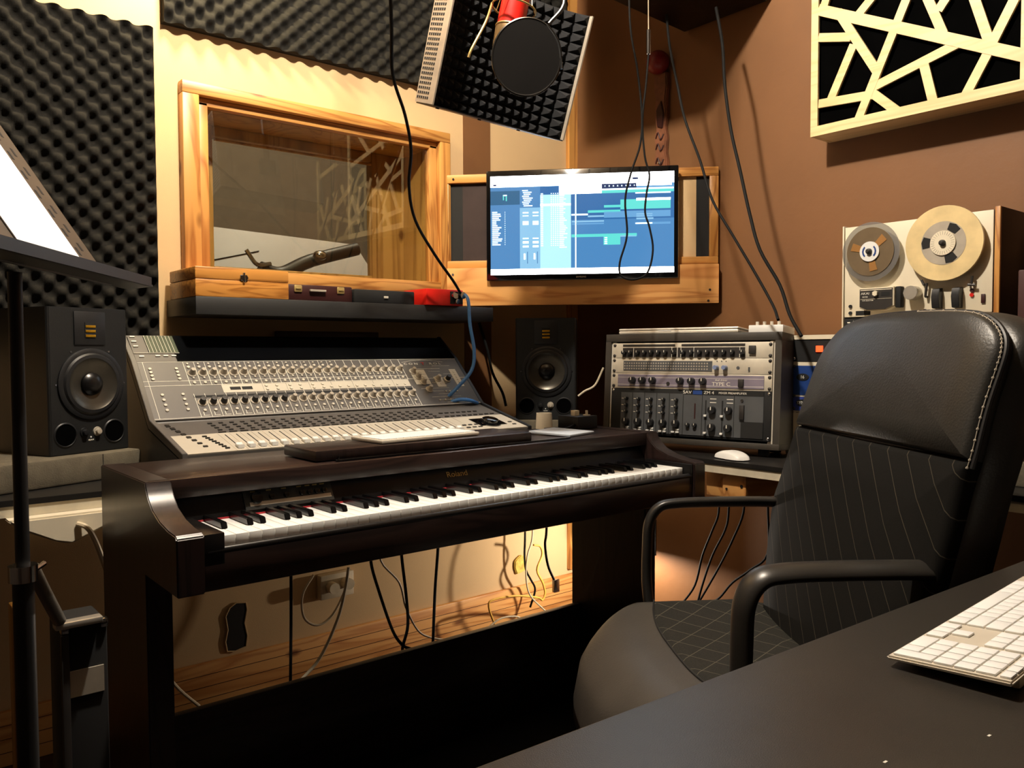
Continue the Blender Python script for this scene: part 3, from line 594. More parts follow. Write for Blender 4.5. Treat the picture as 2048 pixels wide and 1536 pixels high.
# ================================================================== EQUIPMENT RACK
RW = .53; RH = .308
rk = thing('equipment_rack', 'dark framed rack full of audio units standing on the right desk', 'equipment rack', mtx=T(1.834, 1.765, .7505) @ Matrix.Rotation(R(-76), 4, 'Z') @ Matrix.Rotation(R(-4), 4, 'X') @ Matrix.Scale(1.03, 4))
b = B()
b.box(0, RW, 0, .15, .028, .044, .001); b.box(0, RW, 0, .15, RH+.012, RH+.034, .001); b.box(0, .018, 0, .15, .044, RH+.012); b.box(RW-.018, RW, 0, .15, .044, RH+.012); b.box(.018, RW-.018, .14, .15, .044, RH+.012, m=1)
b.done('cabinet', [mat('brown_grey_laminate', (54, 49, 42), .55), 'matte'], rk)
for x in (.05, .48):
    for y in (.03, .125): b = B(); b.cyl((x, y, .0105 if y < .1 else .0170), (0, 0, 1), .015, .0175 if y < .1 else .011); b.done('foot', 'matte', rk)
for x in (.018, RW-.033): b = B(); b.box(x, x+.015, .006, .012, .044, RH+.010); b.done('rack_rail', 'alulite', rk)
RM = WM[rk.name]; U = .0444; Z0 = RH+.008
def unit(name, label, top, n, body):
    t = thing(name, label, 'rack unit', mtx=RM @ T(0, 0, Z0-(top+n)*U)); h = n*U
    b = B(); b.box(.024, RW-.024, .001, .005, .0005, h-.0005, .0008); b.box(.04, RW-.04, .005, .135, .002, h-.002, m=1); b.done('front_panel', [body, 'matte'], t)
    for x in (.0305, RW-.0305):
        for z in (.007, h-.007): b = B(); b.sph((x, .001, z), .0048, sc=(1, .6, 1)); b.done('screw', 'btnd' if body != 'matte' else 'chrome', t)
    return t, h
def knob(t, x, z, r, l, mm='black', ptr=True):
    b = B(); b.cyl((x, .001, z), (0, -1, 0), r, l, r*.85, 18, m=0)
    if ptr: b.box(x-r*.12, x+r*.12, -l-.0004, -l+.001, z, z+r*.8, m=1)
    b.done('knob', [mm, 'line'], t)
t, h = unit('dual_compressor', 'silver rack unit with a row of many small black knobs, topmost in the rack', 0, 1, 'silverp')
b = B(); b.box(.058, .225, -.0002, .001, .034, .040, m=0); b.box(.245, .43, -.0002, .001, .034, .040, m=0); b.box(.058, .43, -.0002, .001, .003, .030, m=0)
for x in (.093, .215, .232, .243, .282, .415): b.box(x, x+.0015, -.0004, -.0001, .002, .031, m=1)
b.done('print', ['btnd', 'line'], t, smooth=False)
for x in (.064, .084, .108, .130, .152, .174, .196, .224, .252, .276, .300, .323, .347, .371, .395, .424): knob(t, x, .016, .0075, .012)
b = B(); b.box(.442, .460, -.006, .001, .012, .034, .001); b.done('power_switch', 'btnd', t)
t, h = unit('patch_panel', 'silver rack unit with long dark grid of sockets and two blue knobs', 1, 1, 'silverp')
b = B(); b.box(.062, .338, -.0006, .001, .008, .036, m=0)
for i in range(34):
    for k in range(3): b.box(.0645+i*.0078, .0685+i*.0078, -.0012, -.0005, .0115+k*.008, .0155+k*.008, m=1)
for k in range(3): b.cyl((.352+k*.013, .001, .036), (0, -1, 0), .0015, .001, m=0)
b.cyl((.412, .001, .018), (0, -1, 0), .0045, .001, m=0); b.box(.441, .445, -.002, .001, .01, .02, m=0)
b.done('socket_grid', ['navy', 'knob'], t, smooth=False)
for x in (.351, .376): knob(t, x, .018, .007, .016, mat('blue_grey_knob', (120, 134, 168), .4), False)
t, h = unit('stereo_compressor', 'lilac rack unit with six black knobs and TYPE C lettering', 2, 1, 'silverp')
b = B(); b.box(.045, .485, -.0008, .001, .006, .041, m=0); b.box(.045, .485, -.001, -.0007, .011, .012, m=1); b.box(.045, .485, -.001, -.0007, .032, .0328, m=1)
b.cyl((.208, .001, .016), (0, -1, 0), .005, .004, m=2); b.done('lilac_plate', ['lilac', 'line', 'btnd'], t, smooth=False)
for x in (.095, .127, .160, .246, .280, .314): knob(t, x, .024, .0105, .016)
b = B(); b.box(.415, .430, -.006, .001, .010, .032, .001); b.done('power_switch', 'btnd', t)
text('TYPE C', .0145, T(.366, -.0012, .017) @ FRONT, 'line', t, sx=1.15); text('dual driver', .007, T(.366, -.0012, .028) @ FRONT, 'line', t, sx=1.15)
t, h = unit('zone_mixer', 'tall slate rack mixer with five channel strips and white push buttons, bottom of rack', 3, 3, 'matte')
b = B(); b.box(.058, .486, -.0008, .001, .006, h-.012, m=0); b.box(.425, .486, -.001, .001, .006, .05, m=2)
for x in (.096, .135, .174, .214, .256, .313, .405): b.box(x-.0008, x+.0008, -.0012, -.0007, .006, h-.012, m=2)
b.box(.258, .486, -.0012, .001, h-.014, h-.001, m=2)
b.box(.322, .326, -.0012, .0, .06, .105, m=2); b.box(.370, .374, -.0012, .0, .06, .105, m=2); b.box(.290, .294, -.0012, .0, .052, .095, m=3)
for i in range(5):
    for k in range(3): b.box(.060+i*.0397, .068+i*.0397, -.0012, -.0007, .102-k*.019, .104-k*.019, m=1)
for z in (.108, .098): b.box(.336, .354, -.0012, -.0007, z, z+.0022, m=1); b.box(.384, .402, -.0012, -.0007, z, z+.0022, m=1)
b.done('mixer_plate', ['navy', 'line', 'matte', 'darkred'], t, smooth=False)
for i in range(5):
    x = .077+i*.0397
    for k in range(3): knob(t, x, .103-k*.019, .0055, .012)
    knob(t, x, .036, .0115, .014)
    for dx, dz in ((-.008, .012), (.006, .012), (.006, .019)): b = B(); b.box(x+dx-.005, x+dx+.005, -.006, .001, dz-.0025, dz+.0025, .001); b.done('push_button', 'white', t)
for x in (.272, .293): knob(t, x, .034, .0065, .010)
for x in (.343, .390): knob(t, x, .078, .0115, .014); knob(t, x, .03, .0115, .014)
for x in (.324, .372):
    for z in (.062, .014): b = B(); b.box(x-.004, x+.004, -.008, .001, z-.003, z+.003, .001); b.done('slider_cap', 'white', t)
    b = B(); b.box(x-.0015, x+.0015, -.0014, .0, .014, .062); b.done('slider_slot', 'matte', t)
b = B(); b.box(.421, .434, -.006, .001, .055, .095, .001, m=0); b.cyl((.427, .001, .107), (0, -1, 0), .004, .004, m=1); b.done('power_switch', ['btnd', 'chrome'], t)
text('SAV', .0125, T(.268, -.0018, h-.0075) @ FRONT, 'line', t, sx=1.2); b = B(); b.box(.285, .312, -.0016, -.001, h-.013, h-.002); b.done('logo_patch', 'bluepanel', t)
text('ZM 4', .0115, T(.332, -.0018, h-.0075) @ FRONT, 'line', t, sx=1.2); text('MIXER PREAMPLIFIER', .0078, T(.400, -.0018, h-.0075) @ FRONT, 'line', t, sx=1.1)
# on top of the rack
t = thing('laptop', 'closed silver laptop lying on top of the rack', 'laptop', mtx=RM @ T(.035, .012, RH+.0342))
b = B(); b.box(0, .37, 0, .135, .001, .011, .004); b.done('base', 'alulite', t)
b = B(); b.box(0, .37, 0, .135, .0115, .0175, .003); b.done('lid', 'alulite', t)
b = B(); b.box(.13, .17, -.0008, .001, .0085, .0105); b.done('latch_slot', 'white', t)
t = thing('preamp_box', 'small white box with four knobs on the right end of rack top', 'audio box', mtx=RM @ T(.425, .035, RH+.0342))
b = B(); b.box(0, .095, 0, .10, .001, .022, .002); b.done('housing', 'white', t)
for k in range(4): b = B(); b.cyl((.014+k*.02, .03, .022), (0, 0, 1), .0045, .012); b.done('knob', 'alulite', t)

# ================================================================== WHITE RACK CASE AND TAPE DECK
wc = thing('rack_case', 'pale rack case holding a blue unit, between dark rack and office chair', 'equipment rack', (2.085, 1.288, .758), -90)
b = B(); b.box(0, .012, 0, .22, 0, .335, .001); b.box(.508, .52, 0, .22, 0, .335, .001); b.box(.012, .508, 0, .22, 0, .012); b.box(.012, .508, 0, .22, .323, .335, m=0); b.box(.012, .508, .21, .22, .012, .323, m=1); b.done('case_shell', ['cream2', 'matte'], wc)
for x in (.014, .491): b = B(); b.box(x, x+.015, .004, .008, .012, .323); b.done('rack_rail', 'alulite', wc)
b = B(); b.cyl((-.001, .02, .18), (-1, 0, 0), .006, .008); b.done('latch', 'chrome', wc)
WC = WM[wc.name]
t = thing('power_unit', 'black rack unit with glowing red switch in the pale rack case', 'rack unit', mtx=WC @ T(0, 0, .262))
b = B(); b.box(.018, .50, 0, .004, 0, .058); b.box(.03, .49, .004, .18, .002, .056); b.done('front_panel', 'matte', t)
b = B(); b.box(.092, .112, -.004, .0, .026, .043, .001); b.done('lit_switch', 'redlight', t)
for z in (.01, .0): pass
b = B(); b.sph((.026, -.001, .008), .0045); b.done('screw', 'chrome', t)
t = thing('sync_interface', 'blue and white rack unit marked 16 and SYNC below the red switch', 'rack unit', mtx=WC @ T(0, 0, .120))
b = B(); b.box(.018, .50, 0, .004, 0, .140, m=0); b.box(.018, .50, -.001, .0, .048, .13, m=1); b.box(.018, .50, -.0012, 0, .004, .043, m=2); b.cyl((.135, 0, .12), (0, -1, 0), .035, .002, m=0, seg=32); b.cyl((.105, 0, .060), (0, -1, 0), .018, .0022, m=0, seg=24); b.box(.03, .49, .004, .18, .002, .138, m=3); b.done('front_panel', ['cream2', 'bluepanel', mat('violet_blue_panel', (62, 78, 160), .35), 'matte'], t)
for z, s_ in ((.098, '16'), (.026, 'SYNC')):
    b = B(); b.lathe([(.017, 0), (.016, .001), (0, .0012)], (0, 0, 0), (0, -1, 0), 28); o = b.done('oval_button', 'matte', t); o.matrix_local = T(.052, -.0013, z) @ Matrix.Diagonal((1.15, 1, .6, 1)); text(s_, .0125, T(.052, -.0028, z) @ FRONT, 'line', t)
for z in (.045, .128, .01): b = B(); b.sph((.026, -.001, z), .0045); b.done('screw', 'btnd', t)
t = thing('blank_panel', 'ribbed cream vent panel at the bottom of the pale rack case', 'rack unit', mtx=WC @ T(0, 0, .014))
b = B(); b.box(.018, .50, 0, .004, 0, .104); 
for k in range(22): b.box(.040+k*.02, .046+k*.02, -.003, 0, .012, .092, .001)
b.done('front_panel', 'cream2', t)

td = thing('tape_recorder', 'cream open-reel tape recorder in a wooden case behind the office chair', 'tape recorder', (2.13, 1.143, 1.0955), -90)
TW, TH = .376, .2865
b = B(); b.box(0, TW, .004, .2, 0, TH, .002, m=0); b.box(TW, TW+.012, -.004, .004, 0, TH+.006, .001, m=1); b.box(TW, TW+.012, .004, .21, 0, TH+.006, .001, m=3); b.box(-.004, 0, -.002, .21, 0, TH+.004, .001, m=2); b.done('case', ['matte', 'pinez', 'cream2', mat('shaded_wood_side', (34, 20, 14), .6)], td)  # right side given a dark material for the shadow it stands in
b = B(); b.box(.002, TW-.004, 0, .004, .044, TH, .002, m=0); b.box(.004, TW-.006, -.001, .003, 0, .040, .001, m=1); b.box(.012, .02, -.0016, -.001, .028, .031, m=2); b.box(.028, .036, -.0016, -.001, .026, .034, m=2); b.box(.32, .365, -.0016, -.001, .03, .034, m=2); b.box(.035, .075, -.0006, 0, .048, .060, m=1); b.done('deck_plate', ['cream2', 'matte', 'line'], td)
b = B(); b.prism([(.057, .118), (.150, .118), (.150, .068), (.128, .058), (.078, .058), (.057, .066)], 'y', -.028, 0, .002, m=0); b.prism([(.060, .115), (.147, .115), (.147, .070), (.128, .061), (.079, .061), (.060, .069)], 'y', -.029, -.0275, m=1); b.box(.062, .145, -.0295, -.029, .111, .113, m=0); b.box(.062, .145, -.0295, -.029, .088, .0887, m=0); b.box(.118, .14, -.0295, -.029, .095, .1055, m=3); b.box(.150, .164, -.02, 0, .064, .118, .002, m=2); b.done('head_cover', ['cream2', 'btnd', 'matte', 'matte'], td)
text('AKAI', .0085, T(.075, -.0296, .103) @ FRONT, 'line', td, sx=1.2); text('METER', .005, T(.075, -.0296, .094) @ FRONT, 'line', td); text('TAPE SELECTOR', .0042, T(.082, -.0296, .0845) @ FRONT, 'line', td)
b = B(); b.cyl((.104, -.029, .102), (0, -1, 0), .007, .008, seg=6); b.done('cover_nut', 'cream2', td)
b = B(); b.cyl((.192, 0, .099), (0, -1, 0), .018, .03, bev=.001, seg=12); b.done('selector_knob', 'alu', td)
for x in (.241, .288): b = B(); b.prism([(0, .056), (0, .108), (-.02, .105), (-.026, .085), (-.02, .058)], 'x', x, x+.018, .001); b.done('lever', 'black', td)
for x, z, mm in ((.0205, .073, 'matte'), (.0205, .055, 'matte'), (.327, .098, 'darkred'), (.327, .087, 'red'), (.217, .053, 'darkred')): b = B(); b.cyl((x, 0, z), (0, -1, 0), .0045, .004); b.done('jack' if mm == 'matte' else 'indicator', mm, td)
b = B(); b.box(.348, .357, -.004, 0, .066, .088, .001); b.done('rocker_switch', 'darkred', td)
for p, q_ in (((.222, .088), (.225, .122)), ((.218, .118), (.212, .130)), ((.330, .112), (.331, .132)), ((.322, .112), (.338, .110))): b = B(); b.tube([(p[0], -.012, p[1]), (q_[0], -.012, q_[1])], .0032, smooth=False); b.cyl((p[0], 0, p[1]), (0, -1, 0), .0025, .012); b.done('tape_guide', 'btnd', td)
TM = WM[td.name]
def reel(label, x, z, r, clear):
    t = thing('tape_reel', label, 'tape reel', mtx=TM @ T(x, -.018, z))
    fl = 'smoke' if clear else 'amber'
    hub = .032 if clear else .055
    def flange(y, nm):
        b = B(); n = 48
        for k in range(n):
            a0, a1 = 2*math.pi*k/n, 2*math.pi*(k+1)/n
            am = (math.degrees((a0+a1)/2)+ (20 if clear else 50)) % 120
            r0 = .55*r*1.25 if (am < (26 if clear else 30)) else .022
            b.prism([(r0*math.cos(a0), r0*math.sin(a0)), (r*math.cos(a0), r*math.sin(a0)), (r*math.cos(a1), r*math.sin(a1)), (r0*math.cos(a1), r0*math.sin(a1))], 'y', y, y+.0012)
        return b.done(nm, fl, t)
    if clear: flange(-.004, 'front_flange')
    b = B(); b.lathe([(.024, -.001), (r*(.82 if clear else .985), -.001), (r*(.82 if clear else .985), .006), (.024, .006)], (0, 0, 0), (0, -1, 0), 48); b.done('tape_pack' if clear else 'front_flange', 'tape' if clear else 'amber', t)
    if not clear:
        for k in range(3):
            a = R(55+120*k); b = B(); b.prism([(rr_*math.cos(a+s_), rr_*math.sin(a+s_)) for rr_, s_ in ((.033, -.33), (.050, -.30), (.052, 0), (.050, .30), (.033, .33))], 'y', -.0075, -.006); b.done('window_opening', 'matte', t)
        b = B(); b.lathe([(.052, .0062), (.053, .0062), (.053, .0066), (.028, .0066)], (0, 0, 0), (0, -1, 0), 40); b.done('clear_ring', 'knob', t)
    else:
        for k in range(3):
            a = R(30+120*k+12); b = B(); b.prism([(rr_*math.cos(a+s_), rr_*math.sin(a+s_)) for rr_, s_ in ((.026, -.3), (.052, -.2), (.053, .2), (.026, .3))], 'y', -.0072, -.0062); b.done('slot_view', mat('amber_tape', (150, 104, 48), .5), t)
    b = B(); b.lathe([(0, .006), (.026 if clear else .030, .006), (.026 if clear else .030, .010), (0, .0105)], (0, 0, 0), (0, -1, 0), 36); b.done('hub_label', 'white' if clear else 'cream2', t)
    b = B(); b.lathe([(0, .0105), (.008, .0105), (.007, .017), (.003, .020), (0, .020)], (0, 0, 0), (0, -1, 0), 12); b.done('spindle_cap', 'btnd', t)
    if clear:
        for s_ in (0, math.pi):
            b = B(); b.prism([(rr_*math.cos(s_+a), rr_*math.sin(s_+a)) for rr_, a in [(.019, -.8), (.019, -.4), (.019, 0), (.019, .4), (.019, .8), (.015, .8), (.015, .4), (.015, 0), (.015, -.4), (.015, -.8)]], 'y', -.0112, -.0105); b.done('blue_print', 'bluepanel', t)
    else:
        b = B()
        for k in range(28): a = 2*math.pi*k/28; b.tube([(.020*math.cos(a), -.0103, .020*math.sin(a)), (.028*math.cos(a), -.0103, .028*math.sin(a))], .0005, smooth=False, seg=4)
        b.done('hub_ticks', 'knob', t)
reel('clear reel with brown tape and white blue-ringed hub, left on the tape recorder', .084, .213, .077, True)
reel('large cream yellow reel with ribbed hub, right on the tape recorder', .268, .216, .093, False)
# dark cabinet at right edge
b = B(); b.box(1.96, 2.30, .30, .66, .8105, 1.22, .003); tag(single(b.done('dark_cabinet', 'darkred'), (2.13, .48, .8105)), 'dark maroon cabinet at the right picture edge behind the chair', 'cabinet')
b = B(); b.box(1.94, 2.31, .28, .70, .757, .810, .004); tag(single(b.done('foam_slab', 'pad'), (2.12, .49, .757)), 'grey slab under the dark cabinet at the right picture edge', 'foam slab')
# mouse
b = B(); b.M = T(1.872, 1.318, .757) @ Matrix.Rotation(R(75), 4, 'Z')
b.grid(24, 16, lambda u, v: ((u-.5)*.112, (v-.5)*.058*math.sqrt(max(0, 1-(2*u-1)**4*.9)), .003+.021*(max(0, 1-(2*u-1)**2)**.6)*(max(0, 1-(2*v-1)**4)**.5)))
b.lathe([(0, 0), (.02, 0), (.024, .004)], (0, 0, 0), (0, 0, 1), 20)
tag(single(b.done('computer_mouse', 'white', None, 'all'), (1.872, 1.318, .757)), 'white low computer mouse on the desk in front of the rack', 'mouse')

# ================================================================== LATTICE DIFFUSER ON BROWN WALL
df = thing('acoustic_diffuser', 'pale wooden lattice panel with black backing high on the brown wall', 'acoustic panel', (2.35, 1.312, 1.678), -90)
DW, DH = .575, .66
b = B(); b.box(.014, DW-.014, .045, .05, .01, DH-.01); b.done('backing', 'velvet', df)
b = B(); b.box(0, .014, -.10, 0, 0, DH, .001); b.box(DW-.014, DW, -.10, 0, 0, DH, .001); b.box(.014, DW-.014, -.10, 0, 0, .014, .001, m=0); b.box(.014, DW-.014, -.10, 0, DH-.014, DH, .001); b.done('side_frame', 'frame', df)
df_b = [o for o in df.children if o.name.startswith('backing')][0]; df_b.location.y = -.135
b = B(); b.box(0, .022, -.108, -.10, 0, DH); b.box(DW-.022, DW, -.108, -.10, 0, DH); b.box(.022, DW-.022, -.108, -.10, 0, .028); b.box(.022, DW-.022, -.108, -.10, DH-.028, DH); b.done('face_frame', 'frame', df)
DSL = []
def slat(x0, z0, x1, z1, w_=.024):
    d = Vector((x1-x0, z1-z0)).normalized(); n = Vector((-d.y, d.x))*w_/2
    b = B(); DSL.append(0); e = .00016*len(DSL)
    b.prism([(x0+n.x, z0+n.y), (x1+n.x, z1+n.y), (x1-n.x, z1-n.y), (x0-n.x, z0-n.y)], 'y', -.108+e, -.1005+e); b.done('slat', 'frame', df)
slat(0.020, 0.364, 0.560, 0.083, .030)
slat(0.081, 0.339, 0.200, 0.135)
slat(0.276, 0.312, 0.145, 0.020)
slat(0.022, 0.283, 0.121, 0.256)
slat(0.129, 0.233, 0.061, 0.094)
slat(0.024, 0.092, 0.186, 0.080)
slat(0.181, 0.088, 0.256, 0.017)
slat(0.186, 0.100, 0.413, 0.157)
slat(0.321, 0.135, 0.349, 0.019)
slat(0.492, 0.136, 0.427, 0.018)
slat(0.542, 0.236, 0.487, 0.131)
slat(0.441, 0.270, 0.482, 0.137)
slat(0.183, 0.349, 0.141, 0.312)
slat(0.328, 0.300, 0.371, 0.190)
slat(0.380, 0.285, 0.357, 0.255)
slat(0.046, 0.393, 0.032, 0.355)
slat(.10, .46, .20, .645)
slat(.02, .50, .55, .40)
slat(.20, .43, .34, .65)
slat(.34, .43, .50, .60)
slat(.02, .62, .16, .45)
# ================================================================== TOTEM ON WALL
t = thing('carved_wall_hanging', 'carved wooden strip with a dark red ball on top, on the brown wall', 'wall hanging', (2.35, 1.954, 1.62), -90)
b = B()
b.prism([(-.026, 0), (.028, 0), (.029, .12), (.022, .15), (.028, .20), (.020, .235), (.027, .28), (.024, .34), (.030, .38), (.028, .43), (-.028, .43), (-.030, .38), (-.022, .34), (-.027, .28), (-.018, .235), (-.028, .20), (-.022, .15), (-.028, .12)], 'y', -.022, 0, .004, m=0)
b.prism([(-.01, .24), (.014, .23), (.020, .28), (.008, .33), (-.014, .30)], 'y', -.028, -.021, .002, m=1)
for z in (.06, .11, .16, .20): b.tube([(-.018, -.023, z), (-.006, -.026, z+.018), (.006, -.026, z-.008), (.018, -.023, z+.01)], .0025, m=1)
b.box(-.008, .008, -.026, -.022, .108, .114, .001, m=2)
b.done('carved_strip', [mat('carved_brown_wood', (120, 74, 50), .5, var=.3, vs=25), 'darkred', 'chrome'], t)
b = B(); b.sph((0, -.035, .465), .042); b.done('ball', mat('deep_red_ball', (120, 24, 30), .4), t)

# ================================================================== BLACK BOX NEAR CEILING
t = thing('hanging_wall_box', 'black box jutting from the brown wall near the ceiling, cables hanging from it', 'box', (2.35, 1.68, 2.18))
b = B(); b.prism([(1.68, 2.19), (1.68, 2.62), (2.345, 2.62), (2.345, 2.165)], 'y', 1.51, 1.86, .012); b.done('housing', mat('crinkled_black_skin', (12, 10, 8), .3, var=.3, vs=8, bump=.6, bs=18), t, world=True)
b = B(); b.box(2.02, 2.16, 1.56, 1.60, 2.185, 2.20, .004); b.done('mounting_plate', 'alu', t, world=True)

# ================================================================== MICROPHONE, POP SHIELD, REFLECTION FILTER
FM = T(1.152, 1.676, 1.653) @ Matrix.Rotation(R(-1.1), 4, 'Z') @ Matrix.Rotation(R(2.6), 4, 'Y') @ Matrix.Rotation(R(18.7), 4, 'X')
rf = thing('reflection_filter', 'tilted black foam vocal shield with perforated grey metal side, hanging from above', 'vocal shield', mtx=FM)
FWd, FHt = .425, .325
b = B(); b.box(-.004, .0, 0, .085, 0, FHt, m=0); 
for r_ in range(27):
    for c_ in range(6): b.box(-.0046, -.0038, .026+c_*.0095, .032+c_*.0095, .010+r_*.0115, .016+r_*.0115, m=1)
b.done('perforated_side', ['metalgrey', 'matte'], rf, smooth=False)
b = B(); b.box(FWd, FWd+.004, 0, .085, 0, FHt, m=0); b.box(0, FWd, .083, .087, 0, FHt, m=0); b.box(0, FWd, .0, .085, -.003, 0, m=1); b.done('metal_shell', ['metalgrey', 'black'], rf, smooth=False)
b = B()
def curve(u): # depth of the hollow
    return .012 + .062*(1-(2*u-1)**4)
nx_, nz_ = 15, 13
def ff(u, v): return (u*FWd, curve(u), v*FHt)
b.grid(30, 4, ff, flip=True)
for i in range(nx_):
    for j in range(nz_):
        u0, u1, v0, v1 = i/nx_, (i+1)/nx_, j/nz_, (j+1)/nz_; c = Vector(ff((u0+u1)/2, (v0+v1)/2)) - Vector((0, .017, 0))
        t_ = bmesh.new(); vs = [t_.verts.new(ff(*k)) for k in ((u0, v0), (u1, v0), (u1, v1), (u0, v1))]; p_ = [t_.verts.new(c + Vector(d_)) for d_ in ((-.002, 0, -.002), (.002, 0, -.002), (.002, 0, .002), (-.002, 0, .002))]
        for k in range(4): t_.faces.new((vs[k], vs[(k+1) % 4], p_[(k+1) % 4], p_[k]))
        t_.faces.new(p_); b.merge(t_)
b.done('pyramid_foam', 'foamdark', rf, smooth=False)
for x in (.0, .13, .26): b = B(); b.cyl((x+.03, .03, -.003), (0, 0, -1), .005, .003); b.done('rivet', 'black', rf)
b = B(); b.tube([(.19, .095, .10), (.19, .11, .25), (.19, .12, .60)], .012, smooth=False); b.done('mount_pole', 'black', rf)
b = B(); b.box(.16, .22, .085, .11, .08, .14, .003); b.done('mount_clamp', 'black', rf)
MMx = T(1.197, 1.438, 1.775) @ Matrix.Rotation(R(-30), 4, 'Z') @ Matrix.Rotation(R(12), 4, 'Y')
mc = thing('condenser_microphone', 'red studio microphone hanging upside down in a wire cradle', 'microphone', mtx=MMx)
b = B(); b.cyl((0, 0, 0), (0, 0, 1), .031, .17, seg=32, bev=.002); b.done('body', 'red', mc)
b = B(); b.lathe([(.0315, 0), (.0325, -.004), (.031, -.045), (.022, -.062), (0, -.068)], (0, 0, 0), (0, 0, 1), 32); b.done('grille', mat('dark_brass_mesh', (112, 90, 58), .4, .6), mc)
b = B(); b.lathe([(.033, -.001), (.034, .001), (.033, .003)], (0, 0, 0), (0, 0, 1), 32); b.done('ring', 'gold', mc)
b = B()
for z in (.045, .14): b.tube([(.05*math.cos(a), .05*math.sin(a), z) for a in [k*math.pi/8 for k in range(17)]], .0022)
for k in range(8): a = k*math.pi/4; b.tube([(.05*math.cos(a), .05*math.sin(a), .045), (.032*math.cos(a+.4), .032*math.sin(a+.4), .09), (.05*math.cos(a), .05*math.sin(a), .14)], .0012, smooth=False)
b.tube([(-.05, 0, .045), (-.056, 0, .0), (-.075, -.01, -.07), (-.078, -.01, -.09)], .003); b.tube([(.05, 0, .14), (.05, 0, .17)], .003)
b.done('shock_mount', 'gold', mc)
b = B(); b.tube([(.055, .0, .10), (.06, .02, .25), (.05, .03, .80)], .008); b.done('stand_arm', 'black', mc)
PM = T(1.166, 1.345, 1.680) @ Matrix.Rotation(R(-35), 4, 'Z') @ Matrix.Rotation(R(10), 4, 'Y')
pf = thing('pop_shield', 'round black mesh pop shield in front of the red microphone', 'pop shield', mtx=PM)
b = B(); b.tube([(.073*math.cos(a), 0, .082*math.sin(a)) for a in [k*math.pi/24 for k in range(49)]], .003, sub=1); b.done('rim', 'chromedark', pf)
b = B(); b.lathe([(0, 0), (.0715, 0), (.0715, .002), (0, .002)], (0, 0, 0), (0, -1, 0), 48); o = b.done('mesh_disc', 'mesh', pf); o.matrix_local = Matrix.Diagonal((1, 1, 82/73, 1))
b = B(); b.tube([(.035, .004, .080), (.060, .01, .13), (.045, .03, .20), (.02, .06, .30)], .004); b.tube([(.03, 0, .075), (.062, 0, .04), (.078, .0, -.01)], .003); b.done('gooseneck', 'black', pf)

# ================================================================== CABLES
cable('hanging_cable', [(1.026,1.666,1.936), (1.070,1.733,1.830), (1.114,1.801,1.749), (1.181,1.851,1.673), (1.237,1.910,1.601), (1.276,1.983,1.523), (1.333,2.040,1.438), (1.423,2.070,1.345), (1.511,2.102,1.276), (1.580,2.152,1.238)], .0045, 'rubber', 'black cable hanging from the ceiling past the window to the red box', group=None, top=2.71)
cable('looped_cable', [(1.718,1.552,2.068), (1.717,1.545,1.931), (1.728,1.530,1.821), (1.734,1.519,1.698), (1.728,1.520,1.616), (1.707,1.534,1.540), (1.692,1.542,1.465), (1.693,1.536,1.369), (1.676,1.547,1.294), (1.678,1.543,1.257), (1.705,1.521,1.247), (1.734,1.498,1.266), (1.747,1.490,1.328), (1.741,1.497,1.389), (1.733,1.506,1.431), (1.738,1.505,1.485), (1.745,1.501,1.533), (1.737,1.511,1.585), (1.735,1.518,1.684), (1.745,1.514,1.780), (1.753,1.512,1.865)], .0028, 'rubber', 'thin looped black cord hanging in front of the screen', top=2.71)
cable('hanging_cable', [(1.993,1.648,2.074), (1.958,1.606,1.957), (1.932,1.556,1.828), (1.906,1.507,1.712), (1.894,1.445,1.585), (1.876,1.389,1.464), (1.873,1.321,1.361), (1.873,1.251,1.255), (1.862,1.190,1.167), (1.827,1.152,1.127)], .0038, 'rubber', 'thin black cable sagging from the ceiling box to the white preamp box')
cable('hanging_cable', [(2.110,1.552,2.096), (2.084,1.509,1.965), (2.048,1.474,1.831), (2.020,1.432,1.687), (1.999,1.386,1.562), (1.978,1.338,1.427), (1.958,1.292,1.324), (1.957,1.230,1.225), (1.935,1.186,1.143), (1.916,1.141,1.087)], .0048, 'rubber', 'thicker brownish black cable sagging from the ceiling box behind the rack')
cable('blue_cable', [(1.583,2.158,1.236), (1.587,2.150,1.238), (1.588,2.125,1.218), (1.578,2.102,1.137), (1.574,2.076,1.057), (1.554,2.063,0.994), (1.506,2.074,0.940), (1.473,2.087,0.906), (1.468,2.077,0.894), (1.505,2.060,0.903), (1.547,2.051,0.897), (1.634,2.094,0.869)], .0055, 'blue', 'bright blue cable from the red box curling onto the mixing console')
cable('speaker_cable', [(1.833,2.386,1.158), (1.854,2.364,1.057), (1.865,2.350,0.975), (1.891,2.325,0.902), (1.900,2.315,0.852)], .005, 'rubber', 'black cable hanging on the wall between console and corner speaker')
cable('white_cable', [(1.996,1.916,0.996), (1.973,1.933,0.938), (1.946,1.954,0.918), (1.928,1.968,0.901)], .0035, 'whitecable', 'short white cable between corner speaker and rack')
cable('floor_cable', [(1.150,2.000,0.463), (1.173,2.000,0.381), (1.217,2.000,0.257), (1.250,2.000,0.206), (1.279,2.000,0.187)], .0045, 'rubber', 'black cable under the piano, leftmost of the crossing pair', top=0.6)
cable('floor_cable', [(1.250,2.000,0.468), (1.264,2.000,0.349), (1.269,2.000,0.260), (1.252,2.000,0.205), (1.250,2.000,0.188)], .0045, 'rubber', 'black cable under the piano, right one of the crossing pair', top=0.6)
cable('floor_cable', [(1.377,2.000,0.470), (1.365,2.000,0.344), (1.356,2.000,0.188)], .0045, 'rubber', 'straight black cable hanging alone under the middle of the piano', top=0.6)
